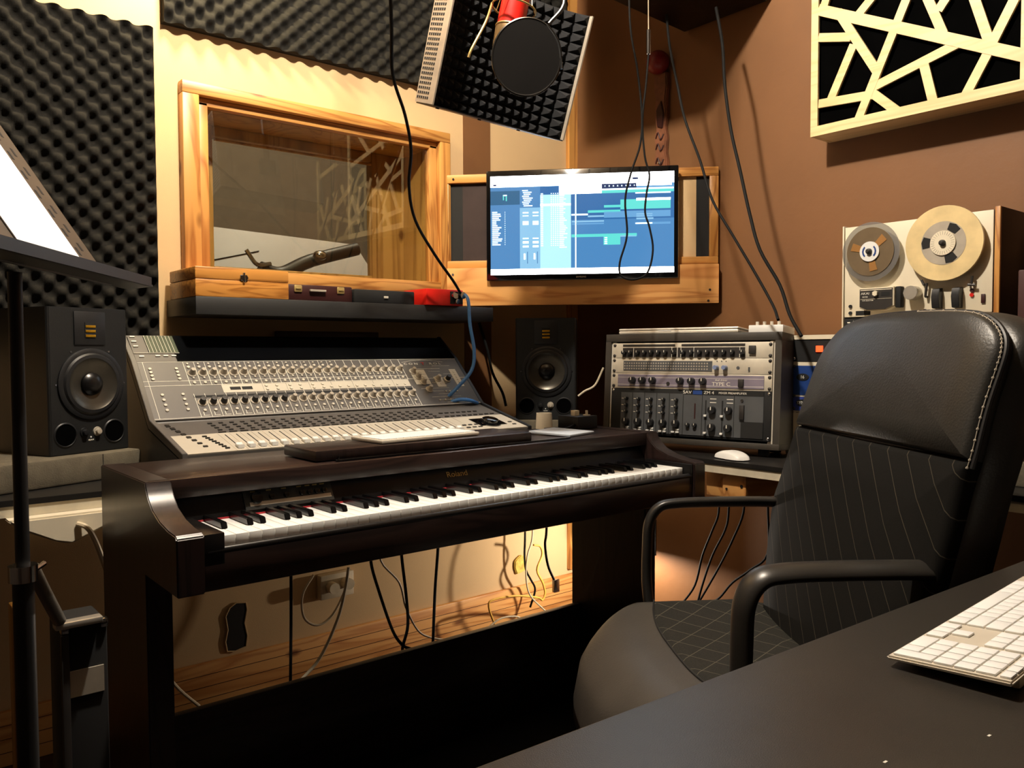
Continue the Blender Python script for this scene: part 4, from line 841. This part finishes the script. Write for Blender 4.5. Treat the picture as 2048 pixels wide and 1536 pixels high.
cable('floor_cable', [(1.241,2.100,0.433), (1.303,2.100,0.357), (1.326,2.100,0.276), (1.367,2.100,0.198), (1.413,2.100,0.164), (1.479,2.100,0.140)], .0032, 'whitecable', 'thin beige cable curving onto the floor behind crossing black cables', top=0.6)
cable('floor_cable', [(0.912,2.000,0.471), (0.910,2.000,0.339), (0.906,2.000,0.187)], .0042, 'rubber', 'straight black cable hanging under the left part of the piano', top=0.6)
cable('socket_cord', [(1.107,2.050,0.447), (1.095,2.050,0.385), (1.070,2.050,0.305), (1.016,2.050,0.212), (0.959,2.050,0.164)], .0045, 'whitecable', 'pale cord slanting down from the wall socket to the floor')
cable('socket_cord', [(1.122,2.300,0.371), (1.085,2.300,0.316), (1.089,2.300,0.246), (1.133,2.300,0.213), (1.184,2.300,0.234), (1.228,2.300,0.304), (1.241,2.300,0.365)], .004, 'whitecable', 'pale cord looping around below the wall socket')
cable('network_cable', [(1.903,2.100,0.430), (1.896,2.100,0.379), (1.909,2.100,0.306), (1.938,2.100,0.248)], .0045, 'rubber', 'dark network cable with clear plug hanging beside the piano leg', top=0.718)
cable('yellow_cable', [(2.018,2.300,0.324), (2.051,2.300,0.313), (2.061,2.300,0.279), (2.035,2.300,0.226), (2.063,2.300,0.173), (2.075,2.300,0.132), (2.062,2.300,0.106), (2.037,2.300,0.120), (1.926,2.300,0.148), (1.820,2.300,0.154), (1.803,2.300,0.130), (1.831,2.300,0.057)], .004, 'yellowcable', 'yellow cable tangled on the floor planks under the desk')
cable('wall_cable', [(2.019,2.350,0.353), (2.016,2.350,0.277), (2.023,2.350,0.218), (2.048,2.350,0.175), (2.069,2.350,0.132), (2.043,2.350,0.069)], .004, 'rubber', 'dark cord hanging over the plaster patch down to the skirting', top=0.718)
cable('thin_white_cord', [(1.969,2.250,0.377), (1.945,2.250,0.307), (1.937,2.250,0.235), (1.956,2.250,0.157), (2.035,2.250,0.079)], .003, 'whitecable', 'thin white cord hanging beside the yellow cable', top=0.718)
cable('thin_white_cord', [(1.703,2.200,0.093), (1.773,2.200,0.120), (1.842,2.200,0.114), (1.877,2.200,0.097)], .003, 'whitecable', 'thin white cord lying in an arc on the floor planks')
cable('desk_cable', [(2.250,1.635,0.515), (2.250,1.659,0.453), (2.250,1.699,0.361), (2.250,1.730,0.252), (2.250,1.789,0.169)], .0038, 'rubber', 'leftmost black cable hanging on the brown wall under the right desk', top=0.718)
cable('desk_cable', [(2.250,1.596,0.521), (2.250,1.609,0.461), (2.250,1.658,0.369), (2.250,1.699,0.259), (2.250,1.721,0.185)], .0038, 'rubber', 'middle black cable hanging on the brown wall under the right desk', top=0.718)
cable('desk_cable', [(2.250,1.539,0.530), (2.250,1.580,0.433), (2.250,1.628,0.341), (2.250,1.678,0.255), (2.250,1.721,0.185)], .0038, 'rubber', 'third black cable under the right desk, meeting the middle one low down', top=0.718)
cable('desk_cable', [(2.250,1.450,0.413), (2.250,1.513,0.348), (2.250,1.579,0.293), (2.250,1.628,0.233), (2.250,1.672,0.200)], .0038, 'rubber', 'black cable slanting up right toward the office chair under the desk', top=0.718)
cable('floor_cable', [(0.680,2.300,0.181), (0.719,2.300,0.122), (0.770,2.300,0.063)], .0045, 'whitecable', 'pale cord slanting to the floor behind the left piano leg')
b = B(); b.box(1.932, 1.956, 2.09, 2.105, .205, .250, .002); tag(single(b.done('cable_plug', 'chrome'), (1.944, 2.1, .25)), 'clear plug on the end of the dark network cable', 'plug')
b = B(); b.tube([(1.751, 1.512, 2.25), (1.752, 1.512, 1.99), (1.753, 1.512, 1.925)], .0015, m=0); b.tube([(1.753, 1.512, 1.93), (1.753, 1.512, 1.865)], .0055, smooth=False, m=1); tag(single(b.done('cord_connector', ['whitecable', 'chrome']), (1.753, 1.512, 1.9)), 'small metal cord joiner hanging right of the vocal shield', 'connector')
# under-desk lamp
t = thing('under_desk_lamp', 'small bright lamp on the wall below the corner desk', 'lamp', (2.3, 2.1, .40))
b = B(); b.box(2.25, 2.256, 1.905, 2.16, .320, .45, .001); b.box(2.256, 2.347, 2.01, 2.07, .38, .42, .002); b.done('shade', 'matte', t, world=True)  # hidden plate shaped to cut the lamp's light on the brown wall
b = B(); b.box(2.21, 2.25, 2.02, 2.04, .375, .395); b.cyl((2.22, 2.03, .375), (0, 0, -1), .010, .012); b.done('socket', 'white', t, world=True)
# plaster patches, outlet, hole
def blob(x, z, r, mm, name, label, cat, n=9, y=YW):
    pts = [(x+r*(.7+.5*random.random())*math.cos(2*math.pi*k/n), z+r*(.7+.5*random.random())*math.sin(2*math.pi*k/n)) for k in range(n)]
    b = B(); b.prism(pts, 'y', y-.012, y-.0005, .003); return tag(single(b.done(name, mm), (x, y, z)), label, cat)
blob(2.045, .225, .038, 'yellow', 'plaster_patch', 'rough yellow plaster patch on the wall under the desk', 'plaster patch')
t = thing('wall_socket', 'double power socket with white plugs on the wall below the piano', 'socket', (1.245, YW, .29))
b = B(); b.box(1.19, 1.31, YW-.03, YW-.0005, .255, .335, .004); b.done('plate', 'whitecable', t, world=True)
b = B(); b.cyl((1.225, YW-.03, .295), (0, -1, 0), .018, .03); b.done('plug', 'whitecable', t, world=True)
b = B(); b.cyl((1.278, YW-.03, .300), (0, -1, 0), .018, .03); b.done('plug', 'whitecable', t, world=True)
t = thing('wall_opening', 'ragged rectangular hole in the cream wall behind the piano, near the floor', 'wall hole', (.925, YW, .20))
hp = [(.895, .155), (.92, .150), (.953, .157), (.958, .19), (.95, .23), (.958, .27), (.955, .292), (.925, .297), (.905, .286), (.892, .262), (.898, .22), (.890, .185)]
b = B(); b.prism(hp, 'y', YW-.004, YW-.0005); b.done('hole', 'holeshade', t, world=True)  # flat dark plate paints the shade inside the hole
b = B(); b.tube([(x, YW-.004, z) for x, z in hp+hp[:1]], .0022, smooth=False, seg=6); b.done('ragged_rim', 'cream', t, world=True)
# power strip under left desk
t = thing('power_strip', 'cream power strip screwed below the left desk edge', 'power strip', (.38, 1.96, .69))
b = B(); b.prism([(.26, .7215), (.285, .700), (.345, .668), (.375, .660), (.44, .688), (.455, .7215)], 'y', 1.865, 1.95, .004); b.done('housing', 'cream2', t, world=True)
b = B(); b.tube([(.385, 1.865, .700), (.40, 1.85, .692), (.417, 1.86, .66), (.440, 1.89, .60), (.460, 1.92, .54), (.49, 2.0, .40), (.5, 2.1, .0)], .0055); b.done('cord', 'whitecable', t, world=True)
# lit-up bits left of piano
t = thing('equipment_case', 'upright black case with grey label and chrome corners, left of the piano', 'case', (.30, 1.50, 0))
b = B(); b.box(.275, .342, 1.46, 1.56, 0.0, .612, .004); b.done('body', 'matte', t, world=True)
b = B(); b.box(.283, .335, 1.457, 1.46, .495, .538); b.done('label_plate', 'knob', t, world=True)
for x in (.279, .337): b = B(); b.box(x-.006, x+.006, 1.455, 1.47, .600, .616, .003); b.done('corner_cap', 'chrome', t, world=True)
b = B(); b.box(.272, .284, 1.452, 1.46, .0, .60, .002); b.done('edge_trim', 'btnd', t, world=True)
t = thing('wooden_plank', 'narrow yellowish plank standing upright behind the music stand', 'plank', (.235, 1.62, 0))
b = B(); b.box(.238, .268, 1.66, 1.72, 0, .60, .003); b.done('board', 'piney', t, world=True)

# ================================================================== MUSIC STAND
P0 = Vector((.214, 1.261, 1.171)); LD = Vector((.545, .839, 0)); UD = Vector((-.457, .297, .839)); SM = fr(P0, LD, UD)
ms = thing('music_stand', 'black perforated music stand at the left edge, tray tilted', 'music stand', (.195, 1.274, 0))
b = B(); b.M = SM; b.box(-.40, .285, -.005, .335, -.003, 0, m=0)
for k in range(8):
    for x in (.228, .252): b.box(x-.004, x+.004, .045+k*.036+(.012 if x > .24 else 0), .060+k*.036+(.012 if x > .24 else 0), 0, .0005, m=1)
b.done('tray', [mat('brown_grey_tray_metal', (66, 54, 42), .6), 'matte'], ms, world=True, smooth=False)
FDv = Vector((.839, -.545, 0)); b = B(); b.M = fr(P0, LD, FDv); b.prism([(-.40, -.01), (.40, -.01), (.33, .055), (-.40, .055)], 'z', .001, .004, m=0); b.prism([(-.40, .05), (.33, .05), (.33, .053), (-.40, .053)], 'z', -.012, .004); b.done('ledge', 'black', ms, world=True, smooth=False)
b = B(); b.tube([(.195, 1.274, .745), (.195, 1.274, 1.16)], .009, smooth=False, seg=16); b.done('inner_pole', 'black', ms, world=True)
b = B(); b.tube([(.195, 1.274, .10), (.195, 1.274, .755)], .0135, smooth=False, seg=16); b.done('outer_pole', 'black', ms, world=True)
b = B(); b.cyl((.195, 1.274, .742), (0, 0, 1), .018, .022); b.tube([(.21, 1.285, .752), (.225, 1.30, .756)], .004, smooth=False); b.done('clamp', 'chrome', ms, world=True)
for a in (20, 140, 260): b = B(); b.tube([(.195, 1.274, .30), (.195+.26*math.cos(R(a)), 1.274+.26*math.sin(R(a)), .008)], .007, smooth=False); b.done('leg', 'black', ms, world=True)
b = B(); b.M = SM; b.box(0, .205, .0, .325, .001, .0025); tag(single(b.done('sheet_music', 'paper'), P0), 'bright white sheet of paper standing on the music stand', 'paper')
t = thing('tubular_bracket', 'grey metal tube bracket leaning between music stand and black case', 'bracket', (.28, 1.45, .61))
b = B(); b.tube([(.215, 1.33, .745), (.235, 1.37, .70), (.268, 1.44, .63)], .010, smooth=False, seg=12); b.done('tube', mat('grey_painted_tube', (104, 98, 88), .4), t, world=True)
b = B(); b.box(.262, .332, 1.44, 1.462, .613, .624, .003); b.done('plate', 'alu', t, world=True)

# ================================================================== OFFICE CHAIR
ch = thing('office_chair', 'black leather office chair with armrests, right of the piano', 'chair', (1.30, .98, 0), 145)
# local +X = facing direction, +Y = chair's left (near side)
b = B()
def seatf(u, v, top=True):
    x = -.27+.515*u; y = -.285+.57*v
    e = (abs(2*v-1))**3; fnt = max(0, (u-.72)/.28)
    x -= .06*e*u; y2 = y*(1-.17*fnt)
    z = .465+.020*e*(1-.5*fnt)-.085*fnt**2.2-.02*max(0, (.2-u)/.2)
    ed = max(abs(2*v-1), abs(2*u-1)); z -= .05*max(0, (ed-.93)/.07)**2
    return (x, y2, z if top else z-.07*(1-.6*max(0, (ed-.9)/.1)))
b.grid(40, 40, lambda u, v: seatf(u, v)); b.grid(40, 40, lambda u, v: seatf(u, v, False), flip=True)
g0 = b.bm; bmesh.ops.remove_doubles(g0, verts=g0.verts, dist=.0005)
def rim(fn, n=40):
    for k in range(n):
        for a in (((k/n, 0), ((k+1)/n, 0)), ((k/n, 1), ((k+1)/n, 1)), ((0, k/n), (0, (k+1)/n)), ((1, k/n), (1, (k+1)/n))):
            t_ = bmesh.new(); v_ = [t_.verts.new(fn(*a[0])), t_.verts.new(fn(*a[1])), t_.verts.new(fn(*a[1], False)), t_.verts.new(fn(*a[0], False))]; t_.faces.new(v_); b.merge(t_)
rim(seatf); bmesh.ops.remove_doubles(b.bm, verts=b.bm.verts, dist=.0006); bmesh.ops.recalc_face_normals(b.bm, faces=b.bm.faces)
seat_ = b.done('seat', 'leatherseat', ch, 'all')
b = B(); b.grid(30, 30, lambda u, v: (lambda p: (p[0], p[1], p[2]+.0035-.0045*max(0, (max(abs(2*u-1), abs(2*v-1))-.95)/.05)))(seatf(.04+.60*u, .5+(v-.5)*.94)))
b.done('seat_fabric', 'seatfab', seat_, 'all')
b = B(); b.tube([(lambda p: (p[0], p[1], p[2]+.002))(seatf(.64, .5+(k/10-.5)*.94)) for k in range(11)], .002); b.done('seat_seam', 'matte', seat_)
# backrest plane: passes x=-.25 at z=.6, tilted back 11 degrees; local coords (across y, up h)
BT = R(11); BM = Matrix.Translation((-.25, 0, .6)) @ Matrix(((math.cos(BT), 0, -math.sin(BT), 0), (0, 1, 0, 0), (math.sin(BT), 0, math.cos(BT), 0), (0, 0, 0, 1)))
OUT = [(.10, -.22), (.22, -.17), (.285, -.03), (.316, .10), (.300, .16), (.262, .28), (.240, .36), (.222, .43), (.193, .475), (.14, .512), (.048, .530), (-.117, .532), (-.245, .527), (-.300, .514), (-.335, .491), (-.350, .465), (-.352, .43), (-.348, .37), (-.346, .30), (-.338, .24), (-.330, .13), (-.318, .05), (-.26, -.10), (-.20, -.2), (-.08, -.23)]
def catm(P, n=4):
    P = [Vector(p) for p in P]; o = []; N_ = len(P)
    for i in range(N_):
        a, b_, c, d = P[i-1], P[i], P[(i+1) % N_], P[(i+2) % N_]
        for k in range(n):
            t = k/n; o.append(.5*((2*b_)+(c-a)*t+(2*a-5*b_+4*c-d)*t*t+(3*b_-a-3*c+d)*t**3))
    return o
OC = [(-p.x, p.y) for p in catm(OUT)]     # local y = -s
def bulge(y, h): return .022*(1-(y/.36)**2) - .02*max(0, (h-.30)/.23)**2
def clip(poly, h0, above):
    out = []
    for i in range(len(poly)):
        p, q2 = poly[i-1], poly[i]
        pin = (p[1] >= h0) == above or p[1] == h0; qin = (q2[1] >= h0) == above or q2[1] == h0
        if pin != qin: s_ = (h0-p[1])/(q2[1]-p[1]); out.append((p[0]+s_*(q2[0]-p[0]), h0))
        if qin: out.append(q2)
    return out
def cushion(poly, x_front, x_back, inset, name, mm, rnd=.018, slope=0):
    b = B(); b.M = BM
    c = Vector((sum(p[0] for p in poly)/len(poly), sum(p[1] for p in poly)/len(poly)))
    rings = []
    t_ = bmesh.new()
    for f_, x_ in ((1.0, x_back), (1.0, x_front-rnd), (.985, x_front-rnd*.35), (.955, x_front), (.7, x_front), (.45, x_front), (.2, x_front), (0.02, x_front)):
        rg = []
        for y, h in poly:
            yy, hh = c.x+(y-c.x)*f_, c.y+(h-c.y)*f_
            rg.append(t_.verts.new((x_+(bulge(yy, hh) if x_ > x_back else 0), yy, hh)))
        rings.append(rg)
    n = len(poly)
    for a, d in zip(rings, rings[1:]):
        for k in range(n): t_.faces.new((a[k], a[(k+1) % n], d[(k+1) % n], d[k]))
    t_.faces.new(rings[-1]); t_.faces.new(list(reversed(rings[0]))); bmesh.ops.recalc_face_normals(t_, faces=t_.faces)
    b.merge(t_); return b.done(name, mm, ch, 'all')
HS = .285
topP = clip(OC, HS, True); botP = clip(OC, HS, False)
hp_ = cushion(topP, 0, -.035, 0, 'headrest_pad', 'leather', .02)
cushion(botP, -.002, -.035, 0, 'backrest_fabric', 'backfab', .016)
shell = [(y*1.03, .15+(h-.15)*1.02) for y, h in OC]
cushion(shell, -.028, -.085, 0, 'back_shell', 'leather', .03)
b = B(); b.M = BM; b.tube([(bulge(y, h)-.016, y*1.004, h) for y, h in OC if h > .24 and y > -.2][::2], .0042, sub=3); b.done('piping', 'black', ch)
b = B(); b.M = BM
pp = [(bulge(y, h)-.010, y*.994, h) for y, h in OC if h > .26 and y > .1]
b.tube(pp, .0008)
for p_ in pp[::1]: b.sph(p_, .0024, seg=6)
o = b.done('stitching', 'knob', hp_); o['kind'] = 'stuff'
for s_, nm in ((-1, 'armrest'), (1, 'armrest')):
    y = .302*s_; b = B()
    b.tube([(-.02, y*.86, .40), (.02, y*.97, .43), (.035, y, .50), (.035, y, .60), (.030, y, .655), (.008, y, .688), (-.03, y, .697), (-.12, y, .699), (-.25, y, .697), (-.30, y*.98, .692), (-.325, y*.93, .68)], (.024, .012), flat=(0, 1, 0), seg=16)
    b.done(nm, 'plastic', ch, 'all')
b = B(); b.box(-.14, .10, -.12, .12, .36, .40, .01); b.box(-.36, -.10, -.035, .035, .37, .385, .004); b.tube([(-.33, 0, .378), (-.36, 0, .42), (-.35, 0, .60)], .02); b.done('seat_mechanism', 'matte', ch)
b = B(); b.cyl((0, 0, .07), (0, 0, 1), .026, .30); b.done('gas_lift', 'chrome', ch)
b = B()
for k in range(5): a = R(72*k+20); b.tube([(0, 0, .10), (.30*math.cos(a), .30*math.sin(a), .07)], .018, smooth=False)
b.done('star_base', 'plastic', ch)
for k in range(5): a = R(72*k+20); b = B(); b.cyl((.30*math.cos(a)-.012*math.sin(a)*-1, .30*math.sin(a), .028), (-math.sin(a), math.cos(a), 0), .028, .024); b.done('caster', 'matte', ch)

# ================================================================== FOREGROUND DESK AND KEYBOARD
fd = thing('desk', 'scuffed black desk in the foreground with a white keyboard on it', 'desk', (.371, .497, 0), -2.53)
b = B(); b.box(-.9, 1.45, -.80, 0, .704, .730, .003); b.done('top', 'deskfg', fd)
for x, y in ((-.85, -.06), (1.4, -.06), (-.85, -.75), (1.4, -.75)): b = B(); b.box(x-.025, x+.025, y-.025, y+.025, 0, .704); b.done('leg', 'matte', fd)
b = B()
for x, y in ((.26, -.19), (.37, -.22), (.20, -.16), (.44, -.25), (.9, -.22), (.93, -.2)): 
    b.box(x-.0022, x+.0022, y-.0010, y+.0010, .730, .7303)
b.done('paint_fleck', 'line', fd)
# full-size keyboard: right end towards -X, front edge towards the chair
KM = T(.815, .388, .7305) @ Matrix.Rotation(R(2.5), 4, 'Z') @ Matrix.Rotation(R(0), 4, 'X')
kf = thing('computer_keyboard', 'full-size white and aluminium keyboard on the foreground desk at right', 'keyboard', mtx=KM)
# local: x runs along the long side away from the numeric end; y negative goes from front edge to back edge
b = B(); b.prism([(0, .0065), (-.114, .0115), (-.114, .0165), (0, .0105)], 'x', 0, .43, .0018); b.done('body', 'alulite', kf)
b = B(); b.box(.03, .40, -.112, -.095, 0, .012, .003); b.box(.03, .40, -.02, -.01, 0, .007, .002); b.done('foot_bar', 'whitecable', kf)
P_ = .019
kcache = {}
def key(kx, ky, wx=1, wy=1):
    kk = (wx, wy)
    if kk not in kcache:
        c = B(); c.box(.0009, wx*P_-.0009, -wy*P_+.0009, -.0009, 0, .0024, .0007); kcache[kk] = c.mesh('key', 'whitekey', True)
    y = -.004-ky*P_; inst(kcache[kk], 'key', kf, T(.005+kx*P_, y, .0105+(-y)*.0526) @ Matrix.Rotation(R(-3.0), 4, 'X'))
# numeric pad: column 0 is enter/plus/minus/star
key(0, 0, 1, 2)
for r_ in (2, 3, 4): key(0, r_)
key(1, 0); key(2, 0, 2, 1)
for c_ in (1, 2, 3):
    for r_ in (1, 2, 3, 4): key(c_, r_)
for c_ in range(4): key(c_, 5.1, 1, .6)
for c_ in range(3): key(4.35+c_, 0)
key(5.35, 1)
for c_ in range(3):
    for r_ in (3, 4): key(4.35+c_, r_)
    key(4.35+c_, 5.1, 1, .6)
key(7.7, 0, 1.3); key(9, 0, 1.2); key(10.2, 0, 1.3); key(11.5, 0, 5); key(16.5, 0, 1.3); key(17.8, 0, 1.2); key(19, 0, 1.3)
for r_, w0 in ((1, 2.3), (2, 1.8), (3, 1.4), (4, 1.6)):
    key(7.7, r_, w0); x = 7.7+w0
    while x < 20.6: key(round(x, 2), r_); x += 1
for c_ in range(14): key(7.7+c_*.96, 5.1, .96, .6)
cable('keyboard_cord', [(.862, .262, .738), (.872, .245, .734), (.866, .225, .734), (.85, .21, .734), (.83, .16, .734)], .0028, 'whitecable', 'short white cord leaving the back of the foreground keyboard')

# ================================================================== INSIDE THE BOOTH
t = thing('white_screen', 'pale board leaning behind the window glass, lower left of the window', 'board', (1.45, 3.05, 0))
b = B(); b.M = T(0, 3.22, 1.5) @ Matrix.Rotation(R(-32), 4, 'X'); b.prism([(1.0, -.34), (1.9, -.34), (1.80, .03), (1.12, .06)], 'y', 0, .015, m=0); b.tube([(1.05, -.003, -.14), (1.34, -.003, -.05)], .002, m=1, smooth=False); b.done('board', [mat('white_board_face', (172, 172, 174), .5, var=.02), 'matte'], t, world=True)
b = B(); b.box(1.2, 1.24, 3.02, 3.06, 0, 1.21); b.box(1.7, 1.74, 3.02, 3.06, 0, 1.21); b.done('support', 'matte', t, world=True)
t = thing('boom_clamp', 'dark boom arm with chrome wing clamp seen through the window', 'boom arm', (1.32, 2.90, 0))
b = B(); b.tube([(1.22, 2.90, 1.36), (1.30, 2.90, 1.345), (1.42, 2.90, 1.40), (1.62, 2.90, 1.46)], .026, seg=12); b.done('arm', 'black', t, world=True)
b = B(); b.tube([(1.30, 2.90, 0), (1.30, 2.90, 1.345)], .018, seg=12, smooth=False); b.done('pole', 'black', t, world=True)
b = B(); b.tube([(1.16, 2.875, 1.42), (1.20, 2.875, 1.37), (1.25, 2.87, 1.375)], .008); b.sph((1.20, 2.90, 1.30), .008); b.sph((1.27, 2.87, 1.295), .008); b.sph((1.45, 2.88, 1.42), .024, sc=(1.2, 1, .8)); b.done('wing_nut', 'chrome', t, world=True)
